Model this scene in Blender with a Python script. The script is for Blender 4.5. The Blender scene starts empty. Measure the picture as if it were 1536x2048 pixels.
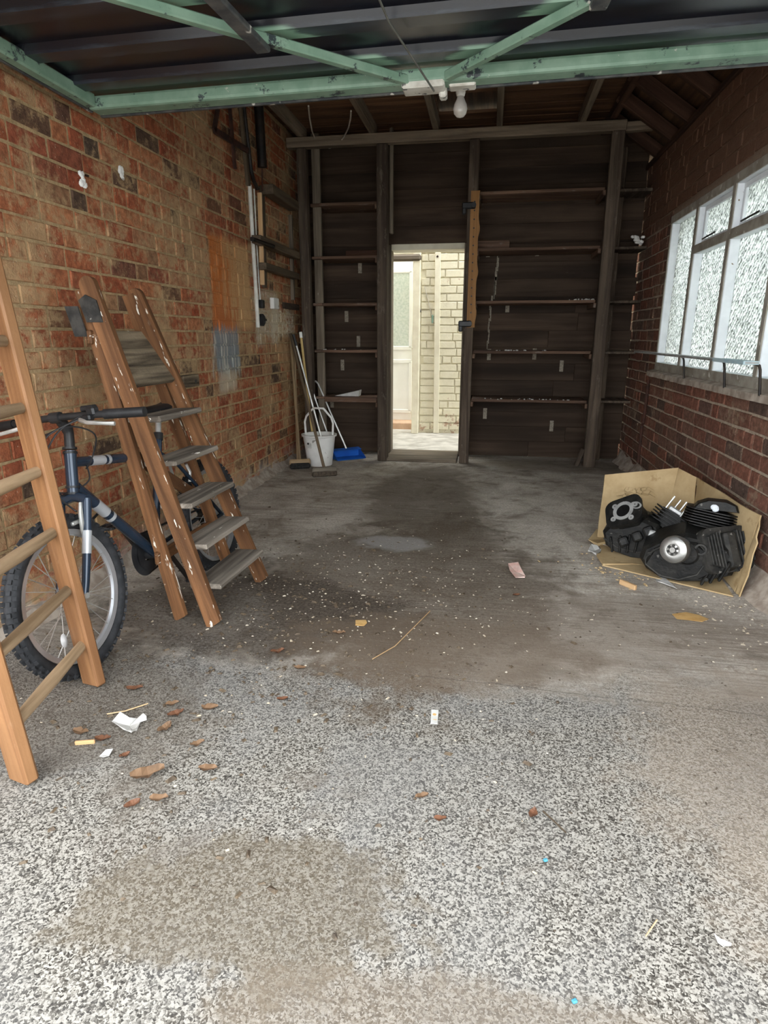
import bpy, bmesh, math, random
from mathutils import Vector, Matrix
random.seed(7)
S = bpy.context.scene
COL = S.collection
PI = math.pi
# ------------------------------------------------------------------ camera
F = 1245.6                       # focal length in pixels of the 1536 x 2048 frame
PITCH, YAW, H = math.radians(15.675), math.radians(9.32), 1.10
FW = Vector((-math.sin(YAW) * math.cos(PITCH), math.cos(YAW) * math.cos(PITCH), -math.sin(PITCH)))
RT = Vector((math.cos(YAW), math.sin(YAW), 0))
DN = FW.cross(RT)
CAM = Vector((0, 0, H))
cd = bpy.data.cameras.new('camera')
cam = bpy.data.objects.new('camera', cd)
COL.objects.link(cam)
cd.sensor_fit = 'VERTICAL'
cd.sensor_height = 24.0
cd.lens = F / 2048 * 24.0
cd.clip_start = 0.05
cam.matrix_world = Matrix((RT, -DN, -FW)).transposed().to_4x4()
cam.location = CAM
S.camera = cam
# ------------------------------------------------------------------ world: overcast sky
w = bpy.data.worlds.new('overcast')
S.world = w
w.use_nodes = True
bg = w.node_tree.nodes['Background']
bg.inputs[0].default_value = (0.93, 0.97, 1.0, 1)
bg.inputs[1].default_value = 1.0
# ------------------------------------------------------------------ exposure
S.view_settings.view_transform = 'Standard'
S.view_settings.look = 'None'
S.view_settings.gamma = 1
S.view_settings.use_curve_mapping = False
S.view_settings.exposure = 3.0


# pixel -> ray -> point on a floor level / a wall
def ray(x, y):
    return RT * ((x - 768) / F) + DN * ((y - 1024) / F) + FW
def onZ(x, y, z=0.0):
    d = ray(x, y); return CAM + d * ((z - H) / d.z)
def onY(x, y, Y):
    d = ray(x, y); return CAM + d * (Y / d.y)
def onX(x, y, X):
    d = ray(x, y); return CAM + d * (X / d.x)
def proj(P):
    v = Vector(P) - CAM
    zc = v.dot(FW)
    if zc < 0.05: return None
    return 768 + F * v.dot(RT) / zc, 1024 + F * v.dot(DN) / zc, zc

XL, XR, YB, YP, ZT = -1.76, 1.235, 6.02, 5.62, 2.78   # left wall, right wall, plank wall, shelf posts, roof boards
Y0 = 0.8                                              # front of the garage

# ================================================================== materials
class N:
    def __init__(s, name):
        s.m = bpy.data.materials.new(name); s.m.use_nodes = True
        s.t = s.m.node_tree; s.b = s.t.nodes['Principled BSDF']; s.out = s.t.nodes['Material Output']
    def new(s, typ, **kw):
        n = s.t.nodes.new(typ)
        for k, v in kw.items(): setattr(n, k, v)
        return n
    def put(s, sock, v):
        if isinstance(v, bpy.types.NodeSocket): s.t.links.new(v, sock)
        elif isinstance(v, (tuple, list)) and sock.type == 'RGBA' and len(v) == 3: sock.default_value = (*v, 1)
        else: sock.default_value = v
    def pos(s): return s.new('ShaderNodeNewGeometry').outputs['Position']
    def loc(s):
        return s.new('ShaderNodeAttribute', attribute_name='loc').outputs['Vector']
    def obj(s): return s.new('ShaderNodeTexCoord').outputs['Object']
    def rnd(s): return s.new('ShaderNodeObjectInfo').outputs['Random']
    def island(s): return s.new('ShaderNodeNewGeometry').outputs['Random Per Island']
    def scale(s, v, k):
        n = s.new('ShaderNodeVectorMath', operation='MULTIPLY'); s.put(n.inputs[0], v); n.inputs[1].default_value = k
        return n.outputs[0]
    def vadd(s, v, k):
        n = s.new('ShaderNodeVectorMath', operation='ADD'); s.put(n.inputs[0], v); s.put(n.inputs[1], k)
        return n.outputs[0]
    def noise(s, v, sc, det=4, ro=.55, dist=0):
        n = s.new('ShaderNodeTexNoise'); s.put(n.inputs['Vector'], v)
        n.inputs['Scale'].default_value = sc; n.inputs['Detail'].default_value = det
        n.inputs['Roughness'].default_value = ro; n.inputs['Distortion'].default_value = dist
        return n.outputs['Fac']
    def vor(s, v, sc, feat='F1', out='Distance'):
        n = s.new('ShaderNodeTexVoronoi', feature=feat); s.put(n.inputs['Vector'], v); n.inputs['Scale'].default_value = sc
        return n.outputs[out]
    def sep(s, v):
        n = s.new('ShaderNodeSeparateXYZ'); s.put(n.inputs[0], v); return n.outputs
    def math(s, op, a, b=0.0, c=None, clamp=False):
        n = s.new('ShaderNodeMath', operation=op, use_clamp=clamp); s.put(n.inputs[0], a); s.put(n.inputs[1], b)
        if c is not None: s.put(n.inputs[2], c)
        return n.outputs[0]
    def step(s, v, a, b, lo=0.0, hi=1.0):
        n = s.new('ShaderNodeMapRange', interpolation_type='SMOOTHSTEP')
        for i, q in enumerate((v, a, b, lo, hi)): s.put(n.inputs[i], q)
        return n.outputs[0]
    def ramp(s, f, stops, const=False):
        n = s.new('ShaderNodeValToRGB'); s.put(n.inputs[0], f)
        e = n.color_ramp.elements
        if const: n.color_ramp.interpolation = 'CONSTANT'
        while len(e) < len(stops): e.new(0.5)
        for q, (p, c) in zip(e, stops): q.position = p; q.color = (*c, 1)
        return n.outputs[0]
    def mix(s, f, a, b, mode='MIX'):
        n = s.new('ShaderNodeMix', data_type='RGBA', blend_type=mode)
        s.put(n.inputs[0], f); s.put(n.inputs[6], a); s.put(n.inputs[7], b)
        return n.outputs[2]
    def bump(s, h, st=.3, d=.01):
        n = s.new('ShaderNodeBump'); n.inputs['Strength'].default_value = st; n.inputs['Distance'].default_value = d
        s.put(n.inputs['Height'], h); s.put(s.b.inputs['Normal'], n.outputs[0]); return n.outputs[0]
    def done(s, col, rough=.8, metal=0.0, spec=.3):
        s.put(s.b.inputs['Base Color'], col); s.put(s.b.inputs['Roughness'], rough)
        s.put(s.b.inputs['Metallic'], metal); s.b.inputs['Specular IOR Level'].default_value = spec
        return s.m

def plain(name, c1, c2=None, sc=14, rough=.6, metal=0, bump=.15, bsc=90, spec=.3, specks=None):
    n = N(name); v = n.obj()
    c2 = c2 or tuple(x * .7 for x in c1)
    col = n.mix(n.step(n.noise(v, sc), .35, .68), c1, c2)
    if specks:
        col = n.mix(n.step(n.noise(v, specks[1], 2), specks[2], specks[2] + .04), col, specks[0])
    n.bump(n.noise(v, bsc), bump, .003)
    return n.done(col, rough, metal, spec)

def wood(name, dark, light, rough=.75, specks=None, vary=.35, k=1.0, bump=.4, wear=None):
    """grain runs along the local z of every bar (attribute loc)"""
    n = N(name); v = n.loc()
    g = n.noise(n.scale(v, (26 * k, 26 * k, 1.3 * k)), 1, 5, .6, .6)
    big = n.noise(n.scale(v, (4, 4, 1.2)), 1.3, 3)
    col = n.mix(n.step(g, .33, .68), dark, light)
    col = n.mix(n.math('MULTIPLY', n.step(big, .35, .7), vary), col, tuple(x * .35 for x in dark))
    hv = n.math('MULTIPLY_ADD', n.rnd(), .5, .75)
    hs = n.new('ShaderNodeHueSaturation'); n.put(hs.inputs['Value'], hv); n.put(hs.inputs['Color'], col); col = hs.outputs[0]
    if wear:
        col = n.mix(n.math('MULTIPLY', n.step(n.noise(n.scale(v, (9, 9, 3)), 2.2, 5, .7), wear[1], wear[1] + .12), wear[2]), col, wear[0])
    if specks:
        col = n.mix(n.step(n.noise(n.scale(v, (1, 1, .22)), specks[1], 3, .6), specks[2], specks[2] + .03), col, specks[0])
    n.bump(n.math('ADD', g, n.noise(v, 60)), bump, .004)
    return n.done(col, rough, 0, .25)

def rectmask(n, y, z, ya, yb, za, zb, nz, soft=.05, amp=.25):
    """soft-edged stain: nz is a noise in 0..1 that frays the rim"""
    q = n.math('MULTIPLY', n.math('SUBTRACT', nz, .5), amp)
    yy, zz = n.math('ADD', y, q), n.math('ADD', z, q)
    a = n.math('MULTIPLY', n.step(yy, ya - soft, ya + soft), n.step(yy, yb - soft, yb + soft, 1, 0))
    b = n.math('MULTIPLY', n.step(zz, za - soft, za + soft), n.step(zz, zb - soft, zb + soft, 1, 0))
    return n.math('MULTIPLY', a, b)

SAND = (.50, .335, .18)
def stains_left(n, P, col):
    """old paint and plaster marks of the left wall"""
    x, y, z = n.sep(P)
    nz = n.noise(P, 7, 5, .65); fine = n.noise(P, 38, 4, .7)
    drip = n.noise(n.scale(P, (20, 20, 2.2)), 1.6, 4, .6)
    m = rectmask(n, y, z, 3.97, 4.64, 1.17, 1.73, nz, .03, .1)
    col = n.mix(n.math('MULTIPLY', m, n.step(fine, .28, .5, .35, .95)), col, n.mix(n.step(n.math('ADD', n.math('MULTIPLY', n.math('SUBTRACT', y, 3.97), 1.2), drip), .5, 1.1), (.50, .15, .035), (.56, .34, .16)))
    m = rectmask(n, y, z, 3.98, 4.34, .98, 1.32, drip, .05, .6)
    col = n.mix(n.math('MULTIPLY', m, n.step(drip, .3, .5, .2, .9)), col, (.46, .15, .05))
    m = rectmask(n, y, z, 3.93, 4.36, .86, 1.15, drip, .04, .22)
    col = n.mix(n.math('MULTIPLY', m, .85), col, n.mix(n.step(drip, .45, .58), (.20, .245, .27), (.46, .47, .42)))
    m = rectmask(n, y, z, 3.98, 4.27, .74, .86, nz, .03, .12)
    col = n.mix(n.math('MULTIPLY', m, .7), col, (.50, .43, .33))
    m = rectmask(n, y, z, 4.72, 5.25, 1.06, 1.44, nz, .04, .25)
    col = n.mix(n.math('MULTIPLY', m, n.step(nz, .3, .5, .4, .9)), col, n.mix(n.step(fine, .4, .6), (.60, .53, .42), (.5, .4, .26)))
    m = rectmask(n, y, z, 5.1, 5.7, 1.12, 1.32, nz, .03, .2)
    col = n.mix(n.math('MULTIPLY', m, n.step(fine, .42, .52, .1, .8)), col, (.6, .53, .4))
    # damp whitish foot of the wall
    m = n.math('MULTIPLY', n.step(n.math('ADD', z, n.math('MULTIPLY', nz, .25)), .18, .32, 1, 0), n.step(nz, .4, .6))
    return n.mix(n.math('MULTIPLY', m, .6), col, (.5, .46, .42))

def brickmat(name, stops, sand, smear, rndsrc, left=False, dirt=.4):
    n = N(name); P = n.pos()
    r = n.rnd() if rndsrc == 'obj' else n.island()
    col = n.ramp(r, stops)
    a = n.noise(P, 30, 5, .7)
    col = n.mix(n.step(a, .3, .7), n.mix(1, col, (.62, .6, .58), 'MULTIPLY'), n.mix(1, col, (1.25, 1.2, 1.15), 'MULTIPLY'))
    sm = n.math('ADD', n.math('MULTIPLY', n.noise(P, 3.1, 3, .6), .55), n.math('MULTIPLY', n.noise(P, 26, 5, .75), .45))
    col = n.mix(n.step(sm, smear, smear + .12, 0, .80), col, n.mix(n.step(n.noise(P, 14, 4, .7), .35, .65), sand, tuple(q * .72 for q in sand)))
    col = n.mix(n.step(n.noise(P, 85, 2), .70, .75, 0, .8), col, (.6, .5, .38))
    dk = n.noise(n.vadd(P, (3.3, 1.7, 8.1)), 5.5, 4, .7)
    col = n.mix(n.step(dk, .60, .74, 0, dirt), col, (.05, .035, .025))
    if left: col = stains_left(n, P, col)
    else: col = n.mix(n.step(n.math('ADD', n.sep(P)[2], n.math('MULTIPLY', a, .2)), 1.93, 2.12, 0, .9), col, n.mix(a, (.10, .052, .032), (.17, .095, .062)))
    n.bump(n.math('ADD', a, n.noise(P, 120, 3)), .5, .006)
    return n.done(col, .92, 0, .15)

LSTOPS = [(0, (.30, .075, .036)), (.16, (.35, .125, .06)), (.34, (.27, .075, .04)), (.5, (.40, .175, .085)), (.62, (.32, .10, .05)),
          (.78, (.36, .20, .11)), (.88, (.17, .085, .05)), (.97, (.085, .06, .045)), (1, (.29, .09, .05))]
RSTOPS = [(0, (.20, .085, .06)), (.2, (.15, .075, .055)), (.4, (.23, .10, .07)), (.6, (.10, .068, .056)), (.8, (.20, .105, .075)), (1, (.14, .085, .068))]
M = {}
M['brick_l'] = brickmat('brick_left_wall', LSTOPS, SAND, .455, 'obj', True)
M['brick_ls'] = brickmat('brick_left_wall_rest', LSTOPS, SAND, .455, 'island', True)
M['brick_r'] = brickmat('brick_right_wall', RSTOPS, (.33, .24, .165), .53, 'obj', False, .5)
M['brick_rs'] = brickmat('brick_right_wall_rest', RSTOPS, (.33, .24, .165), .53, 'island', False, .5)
def mortar(name, c, left):
    n = N(name); P = n.pos()
    a = n.noise(P, 40, 5, .7)
    col = n.mix(n.step(a, .3, .7), tuple(x * .72 for x in c), tuple(x * 1.15 for x in c))
    col = n.mix(n.step(n.noise(P, 4, 4, .7), .55, .75, 0, .5), col, tuple(x * .3 for x in c))
    if left: col = stains_left(n, P, col)
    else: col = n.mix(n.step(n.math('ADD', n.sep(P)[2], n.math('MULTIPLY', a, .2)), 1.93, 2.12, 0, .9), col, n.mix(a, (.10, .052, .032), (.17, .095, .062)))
    n.bump(n.math('ADD', a, n.noise(P, 150, 3)), .6, .006)
    return n.done(col, .95, 0, .1)
M['mortar_l'] = mortar('mortar_sandy', (.42, .30, .165), True)
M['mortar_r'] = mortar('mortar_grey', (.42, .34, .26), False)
def creammat(name, src):
    n = N(name); P = n.pos()
    a = n.noise(P, 16, 5, .7)
    col = n.mix(n.step(a, .3, .75), (.72, .665, .50), (.64, .585, .42))
    z = n.sep(P)[2]
    ch = n.noise(P, 12, 4, .75)
    col = n.mix(n.step(ch, n.step(z, .05, .4, .50, .66), n.step(z, .05, .4, .58, .71), 0, .75), col, (.36, .19, .12))
    n.bump(n.noise(P, 60, 4), .4, .006)
    return n.done(col, .7, 0, .3)
M['cream'] = creammat('cream_painted_brick', 'obj')
M['cream_board'] = plain('cream_gloss_board', (.74, .69, .53), (.66, .60, .45), 9, .5)
# floor
def floormat():
    n = N('dirty_concrete'); P = n.pos(); x, y, z = n.sep(P)
    big = n.noise(P, 1.5, 6, .65, .6); med = n.noise(P, 6.5, 6, .72, .3); med2 = n.noise(n.vadd(P, (11, 5, 2)), 3.2, 6, .7, .5)
    sp = n.noise(P, 75, 6, .85)
    warp = n.new('ShaderNodeTexNoise'); n.put(warp.inputs['Vector'], P); warp.inputs['Scale'].default_value = 120
    cellP = n.vadd(P, n.scale(warp.outputs['Color'], (.012, .012, .012)))
    cell = n.math('ADD', n.math('MULTIPLY', n.sep(n.vor(cellP, 250, 'F1', 'Color'))[0], .55), n.math('MULTIPLY', sp, .45))
    grit = n.noise(P, 240, 2, .6)
    brush = n.noise(n.scale(P, (3.2, 62, 1)), 1, 6, .75, .35)
    near = n.step(n.math('ADD', y, n.math('MULTIPLY', n.math('SUBTRACT', med2, .5), 1.1)), 1.75, 2.15, 1, 0)
    # exposed aggregate of the worn front slab
    agg = n.ramp(n.math('ADD', n.math('MULTIPLY', cell, .68), n.math('MULTIPLY', grit, .32)), [(.29, (.02, .017, .014)), (.39, (.06, .053, .044)), (.47, (.15, .138, .12)), (.60, (.33, .31, .275))])
    agg = n.mix(n.step(big, .42, .62, 0, .35), agg, (.17, .168, .166))
    # smoother rear slab, trowel-brushed in places
    rear = n.mix(n.step(med2, .36, .62), (.62, .57, .50), (.40, .355, .30))
    bz = n.step(n.noise(n.vadd(P, (2, 9, 4)), 1.3, 3), .42, .58)
    rear = n.mix(n.math('MULTIPLY', n.step(brush, .44, .60, 0, .75), n.math('MULTIPLY_ADD', bz, .8, .2)), rear, (.22, .185, .15))
    rear = n.mix(n.step(sp, .44, .60, 0, .6), rear, (.22, .185, .15))
    rear = n.mix(n.step(med, .54, .68, 0, .6), rear, (.17, .135, .10))
    col = n.mix(near, rear, agg)
    col = n.mix(n.step(med2, .54, .70, 0, .6), col, (.12, .10, .08))
    frz = n.math('SUBTRACT', n.math('ADD', n.math('MULTIPLY', big, .4), n.math('ADD', n.math('MULTIPLY', med, .35), n.math('MULTIPLY', med2, .25))), .5)
    def patch(col, cx, cy, rx, ry, c, amt, fr=3.0):
        a = n.math('DIVIDE', n.math('SUBTRACT', x, cx), rx); b = n.math('DIVIDE', n.math('SUBTRACT', y, cy), ry)
        d = n.math('SQRT', n.math('ADD', n.math('MULTIPLY', a, a), n.math('MULTIPLY', b, b)))
        d = n.math('ADD', d, n.math('MULTIPLY', frz, fr))
        f = n.math('MULTIPLY', n.step(d, .72, 1.12, 1, 0), n.math('MULTIPLY', n.step(sp, .36, .64, 1.0, .55), amt))
        return n.mix(f, col, c)
    # trodden brown earth: a long patch down the middle, spreading under the step ladder
    col = patch(col, -.35, 2.75, .72, 1.05, (.085, .062, .042), .95)
    col = patch(col, -.95, 2.25, .70, .45, (.042, .031, .022), .97)
    col = patch(col, -.42, 4.3, .42, 1.2, (.095, .072, .05), .85)
    col = patch(col, -.15, 2.05, .6, .30, (.14, .105, .075), .85)
    col = patch(col, .60, 2.35, .6, .35, (.16, .125, .095), .6)
    col = patch(col, -1.25, 1.50, .5, .35, (.11, .09, .07), .65)
    col = patch(col, -.42, .95, .34, .18, (.11, .088, .06), .75, 6)
    col = patch(col, .05, .74, .5, .13, (.15, .12, .09), .7)
    col = patch(col, .75, 5.6, .9, .3, (.14, .11, .08), .7)
    col = patch(col, .95, 1.5, .5, .7, (.27, .22, .17), .6)
    col = patch(col, -.48, 3.25, .22, .14, (.38, .37, .36), .7)      # grey cement smear
    for (px, py, ang, ln) in ((.35, 1.84, -.06, 1.2), (.36, 1.15, -1.2, .6)):
        ca, sa = math.cos(ang), math.sin(ang)
        dx, dy = n.math('SUBTRACT', x, px), n.math('SUBTRACT', y, py)
        u = n.math('ADD', n.math('MULTIPLY', dx, ca), n.math('MULTIPLY', dy, sa))
        v = n.math('ADD', n.math('MULTIPLY', dx, -sa), n.math('MULTIPLY', dy, ca))
        v = n.math('ABSOLUTE', n.math('ADD', v, n.math('MULTIPLY', n.math('SUBTRACT', med, .5), .07)))
        c = n.math('MULTIPLY', n.step(v, .001, .005, 1, 0), n.step(n.math('ABSOLUTE', u), ln * .4, ln * .55, 1, 0))
        col = n.mix(n.math('MULTIPLY', c, .45), col, (.06, .05, .04))
    hh = n.math('ADD', n.math('MULTIPLY', sp, .8), n.math('ADD', n.math('MULTIPLY', brush, .5), n.math('MULTIPLY', med, 1.0)))
    n.bump(hh, .5, .010)
    return n.done(col, .93, 0, .15)
M['floor'] = floormat()
M['drive'] = plain('driveway_concrete', (.55, .53, .5), (.46, .45, .43), 3, .95)
M['yard'] = plain('passage_concrete', (.55, .52, .46), (.36, .335, .29), 6, .9, bump=.4, bsc=40)
M['grass'] = plain('lawn_green', (.12, .17, .05), (.07, .11, .03), 5, .9)
M['plank'] = wood('dark_stained_planks', (.036, .022, .014), (.078, .051, .033), .8, None, .5, .35, .4, ((.13, .10, .075), .66, .4))
M['post'] = wood('old_dark_timber', (.055, .038, .027), (.13, .098, .07), .8, ((.3, .27, .22), 30, .73), .5, 1, .5, ((.16, .135, .105), .57, .6))
M['palepost'] = wood('old_pale_timber', (.10, .078, .055), (.21, .17, .125), .8, ((.4, .36, .3), 30, .72), .4)
M['roofwood'] = wood('roof_boards_brown', (.075, .036, .018), (.17, .088, .045), .85, None, .5, .6)
M['joist'] = wood('roof_joist_timber', (.13, .098, .068), (.26, .20, .14), .85, None, .4)
M['raft'] = wood('eave_rafter_timber', (.05, .024, .015), (.10, .05, .03), .85, None, .4)
M['shelf'] = wood('shelf_timber', (.085, .048, .031), (.20, .12, .078), .75, ((.5, .47, .42), 24, .74), .4, 1, .4, ((.2, .17, .145), .56, .6))
M['strip'] = wood('orange_pine_strip', (.24, .115, .035), (.34, .17, .057), .6, None, .15)
M['ladder'] = wood('varnished_ladder_stile', (.15, .070, .030), (.255, .130, .058), .5, ((.45, .34, .22), 40, .72), .35, 1, .3, ((.33, .21, .12), .62, .5))
M['rung'] = wood('worn_ladder_rung', (.17, .11, .06), (.36, .25, .15), .7, None, .3)
M['step'] = wood('step_ladder_stile', (.085, .038, .016), (.20, .093, .039), .6, ((.66, .62, .54), 52, .645), .5, 1, .4, ((.32, .26, .20), .66, .6))
M['tread'] = wood('weathered_grey_tread', (.09, .075, .06), (.29, .25, .205), .85, ((.7, .66, .58), 45, .68), .35, .9, .6)
M['trough'] = wood('grey_weathered_board', (.05, .037, .024), (.30, .235, .155), .85, None, .35, 1.0, 1.0)
M['handle_dark'] = wood('dark_broom_handle', (.07, .05, .033), (.15, .11, .07), .6)
M['bluetape'] = plain('pale_blue_tape', (.35, .50, .56), (.45, .55, .58), 14, .6)
M['handle_tan'] = wood('tan_broom_handle', (.18, .12, .065), (.30, .21, .12), .6)
M['cane'] = wood('yellow_cane', (.38, .26, .09), (.55, .40, .17), .5, None, .1)
M['navy'] = None
def panelmat():
    n = N('garage_door_panel_paint'); P = n.pos(); x, y, z = n.sep(P)
    nz = n.noise(P, 9, 5, .7); st = n.noise(n.scale(P, (2, 14, 14)), 2, 4, .7)
    col = n.mix(n.step(nz, .35, .65), (.006, .008, .014), (.010, .010, .014))
    # grey-blue rubbed ribs and sprayed green next to the rails and braces
    ridge = n.step(n.sep(n.obj())[2], .006, .016, 1, 0)
    col = n.mix(n.math('MULTIPLY', ridge, n.step(st, .45, .7, .1, .6)), col, (.05, .066, .085))
    def near_line(ax, ay, bx, by, wd):
        L = math.hypot(bx - ax, by - ay); ux, uy = (bx - ax) / L, (by - ay) / L
        dx, dy = n.math('SUBTRACT', x, ax), n.math('SUBTRACT', y, ay)
        v = n.math('ABSOLUTE', n.math('ADD', n.math('MULTIPLY', dx, -uy), n.math('MULTIPLY', dy, ux)))
        return n.step(n.math('ADD', v, n.math('MULTIPLY', n.math('SUBTRACT', st, .5), wd * 1.3)), wd * .5, wd, 1, 0)
    g = n.math('MAXIMUM', near_line(-1.1, 1.89, -.32, 2.7, .07), near_line(-.2, 2.65, .27, 2.17, .07))
    g = n.math('MULTIPLY', g, n.math('MULTIPLY', ridge, .8))
    g2 = n.step(n.math('ADD', y, n.math('MULTIPLY', nz, .04)), 2.585, 2.64)
    col = n.mix(n.math('MAXIMUM', g, n.math('MULTIPLY', g2, .35)), col, (.20, .33, .235))
    n.bump(n.noise(P, 3, 2), .05, .01)
    return n.done(col, .27, 0, .5)
M['navy'] = panelmat()
def greenmat():
    n = N('pale_green_frame_paint'); P = n.pos()
    col = n.mix(n.step(n.noise(P, 14, 4), .3, .7), (.15, .25, .18), (.21, .315, .235))
    col = n.mix(n.step(n.noise(P, 9, 5, .75), .58, .64), col, (.03, .04, .045))
    col = n.mix(n.step(n.noise(n.vadd(P, (4, 4, 4)), 12, 5, .75), .66, .70), col, (.5, .48, .42))
    n.bump(n.noise(P, 60), .2, .003)
    return n.done(col, .5, 0, .4)
M['green'] = greenmat()
M['darkrail'] = plain('dark_steel_rail', (.03, .035, .04), (.09, .09, .085), 20, .45, 0, .2, 60, .5, ((.5, .48, .43), 16, .66))
M['whitebr'] = plain('flaking_white_bracket', (.62, .60, .54), (.42, .39, .33), 18, .6, 0, .3, 60, .4, ((.06, .06, .06), 22, .64))
M['wire'] = plain('grey_wire', (.14, .14, .12), None, 20, .5)
M['winwhite'] = plain('white_window_paint', (.80, .83, .86), (.70, .73, .76), 9, .5, specks=((.2, .15, .1), 30, .73))
M['winface'] = plain('shaded_window_face', (.36, .33, .28), (.24, .21, .17), 12, .7, specks=((.55, .53, .48), 20, .68))  # room-facing sides of the white frame, their shade put into the colour
M['sillm'] = plain('dusty_sill', (.42, .36, .30), (.25, .2, .16), 18, .9, bump=.6, bsc=40)
def glassmat():
    n = N('rolled_pattern_glass'); P = n.pos()
    wv = n.new('ShaderNodeTexWave', wave_type='BANDS', bands_direction='DIAGONAL')
    n.put(wv.inputs['Vector'], P); wv.inputs['Scale'].default_value = 17; wv.inputs['Distortion'].default_value = 5
    wv.inputs['Detail'].default_value = 1; wv.inputs['Detail Scale'].default_value = 3
    h = n.math('ADD', wv.outputs['Fac'], n.math('MULTIPLY', n.vor(n.scale(P, (1, 1, 1)), 60), .7))
    bp = n.new('ShaderNodeBump'); bp.inputs['Strength'].default_value = .9; bp.inputs['Distance'].default_value = .02
    n.put(bp.inputs['Height'], h)
    tr = n.new('ShaderNodeBsdfTranslucent'); tint = n.mix(n.step(h, .30, .85), (.19, .20, .195), (.70, .72, .71)); n.put(tr.inputs[0], tint); n.put(tr.inputs['Normal'], bp.outputs[0])
    rf = n.new('ShaderNodeBsdfRefraction'); n.put(rf.inputs['Color'], tint)
    rf.inputs['IOR'].default_value = 1.35; rf.inputs['Roughness'].default_value = .12; n.put(rf.inputs['Normal'], bp.outputs[0])
    mx = n.new('ShaderNodeMixShader'); mx.inputs[0].default_value = .4
    n.t.links.new(tr.outputs[0], mx.inputs[1]); n.t.links.new(rf.outputs[0], mx.inputs[2])
    n.t.links.new(mx.outputs[0], n.out.inputs[0])
    return n.m
M['glass'] = glassmat()
M['doorglass'] = plain('obscured_door_glass', (.56, .60, .54), (.44, .5, .44), 40, .2, bump=.6, bsc=60, spec=.6)
M['upvc'] = plain('white_door_upvc', (.74, .74, .71), (.68, .68, .64), 4, .35, bump=.02)
M['terracotta'] = plain('terracotta_step', (.62, .42, .28), (.5, .33, .22), 8, .8)
M['iron'] = plain('black_iron', (.012, .011, .011), (.03, .022, .017), 12, .5, .3)
M['rust'] = plain('rust_brown_joint', (.075, .03, .02), (.035, .02, .016), 20, .8)
M['conduit'] = plain('white_conduit', (.68, .67, .62), (.5, .48, .42), 10, .5)
M['black'] = plain('black_plastic', (.012, .012, .013), (.022, .022, .023), 20, .42)
M['whitepl'] = plain('off_white_plastic', (.82, .81, .78), (.72, .71, .67), 8, .4, specks=((.3, .28, .25), 18, .68))
M['label'] = plain('pale_label_plate', (.30, .26, .20), (.20, .17, .13), 60, .7, specks=((.1, .08, .06), 110, .6))
M['bluepl'] = plain('bright_blue_plastic', (.02, .13, .52), (.015, .09, .40), 6, .35)
M['alu'] = plain('dull_aluminium_tube', (.55, .55, .53), (.42, .42, .40), 15, .4, .6)
M['bristle'] = plain('black_bristle', (.012, .012, .012), (.03, .028, .025), 60, .95, bump=.8, bsc=160)
M['bristle_b'] = plain('brown_bristle', (.05, .038, .028), (.09, .07, .05), 60, .95, bump=.8, bsc=160)
M['broomhead'] = wood('worn_broom_head', (.10, .085, .065), (.19, .165, .13), .85)
M['paper'] = plain('white_paper', (.55, .54, .52), (.45, .44, .41), 20, .8)
M['pinkpaper'] = plain('pink_paper', (.66, .40, .34), (.72, .56, .50), 22, .8)
M['leaf'] = plain('dry_brown_leaf', (.13, .055, .027), (.09, .045, .028), 30, .7)
M['leaf2'] = plain('dry_tan_leaf', (.17, .10, .055), (.11, .066, .038), 30, .7)
M['crumb'] = plain('pale_crumb', (.34, .28, .20), (.48, .43, .35), 30, .9)
M['chip'] = wood('split_wood_chip', (.5, .30, .14), (.66, .46, .27), .7)
M['tan'] = plain('tan_card', (.52, .33, .13), (.44, .26, .09), 20, .8)
M['bluebit'] = plain('turquoise_bit', (.05, .22, .30), None, 20, .5)
def cardmat():
    n = N('corrugated_cardboard'); v = n.obj()
    a = n.noise(v, 5, 5, .65); g = n.noise(n.scale(v, (3, 3, 60)), 1, 3)
    col = n.mix(n.step(a, .35, .65), (.47, .35, .195), (.38, .27, .14))
    col = n.mix(n.step(n.noise(n.vadd(v, (5, 2, 1)), 7, 5, .7), .60, .68, 0, .6), col, (.26, .165, .075))
    n.bump(n.math('ADD', a, n.math('MULTIPLY', g, .3)), .4, .01)
    return n.done(col, .85, 0, .15)
M['card'] = cardmat()
M['engine'] = plain('sooty_black_castings', (.006, .006, .006), (.018, .017, .015), 22, .5, .1, .7, 70, .25, ((.10, .095, .085), 40, .70))
M['engine2'] = plain('dusty_grey_castings', (.018, .018, .017), (.05, .047, .042), 24, .65, .2, .5, 90, .4, ((.2, .19, .17), 34, .68))
M['machined'] = plain('machined_alloy', (.36, .355, .34), (.28, .275, .26), 20, .36, .85)
M['dullalloy'] = plain('dull_alloy_gasket_face', (.45, .45, .44), (.32, .32, .31), 30, .5, .5)
M['drop'] = plain('white_splat', (.70, .75, .80), (.62, .64, .66), 30, .8)
M['bikeblue'] = plain('dark_blue_frame_paint', (.016, .028, .046), (.022, .036, .06), 8, .25, .3, .02, 60, .6)
M['bikesilver'] = plain('silver_decal_paint', (.46, .48, .50), (.40, .42, .44), 8, .3, .4, .02, 60, .6)
M['tyre'] = plain('black_tyre_rubber', (.014, .015, .017), (.028, .029, .032), 30, .75)
M['rim'] = plain('alloy_rim', (.55, .57, .60), (.48, .50, .52), 10, .3, .75, .03)
M['spoke'] = plain('steel_spoke', (.60, .60, .58), None, 10, .35, .7, .02)
M['reflector'] = plain('pale_reflector', (.65, .66, .66), (.5, .5, .5), 30, .25, .2)
M['bulbglass'] = plain('bulb_glass', (.62, .59, .54), (.5, .47, .42), 12, .15, 0, .02, 60, .7)
M['cord'] = plain('pale_cord', (.55, .5, .42), None, 10, .6)
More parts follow.
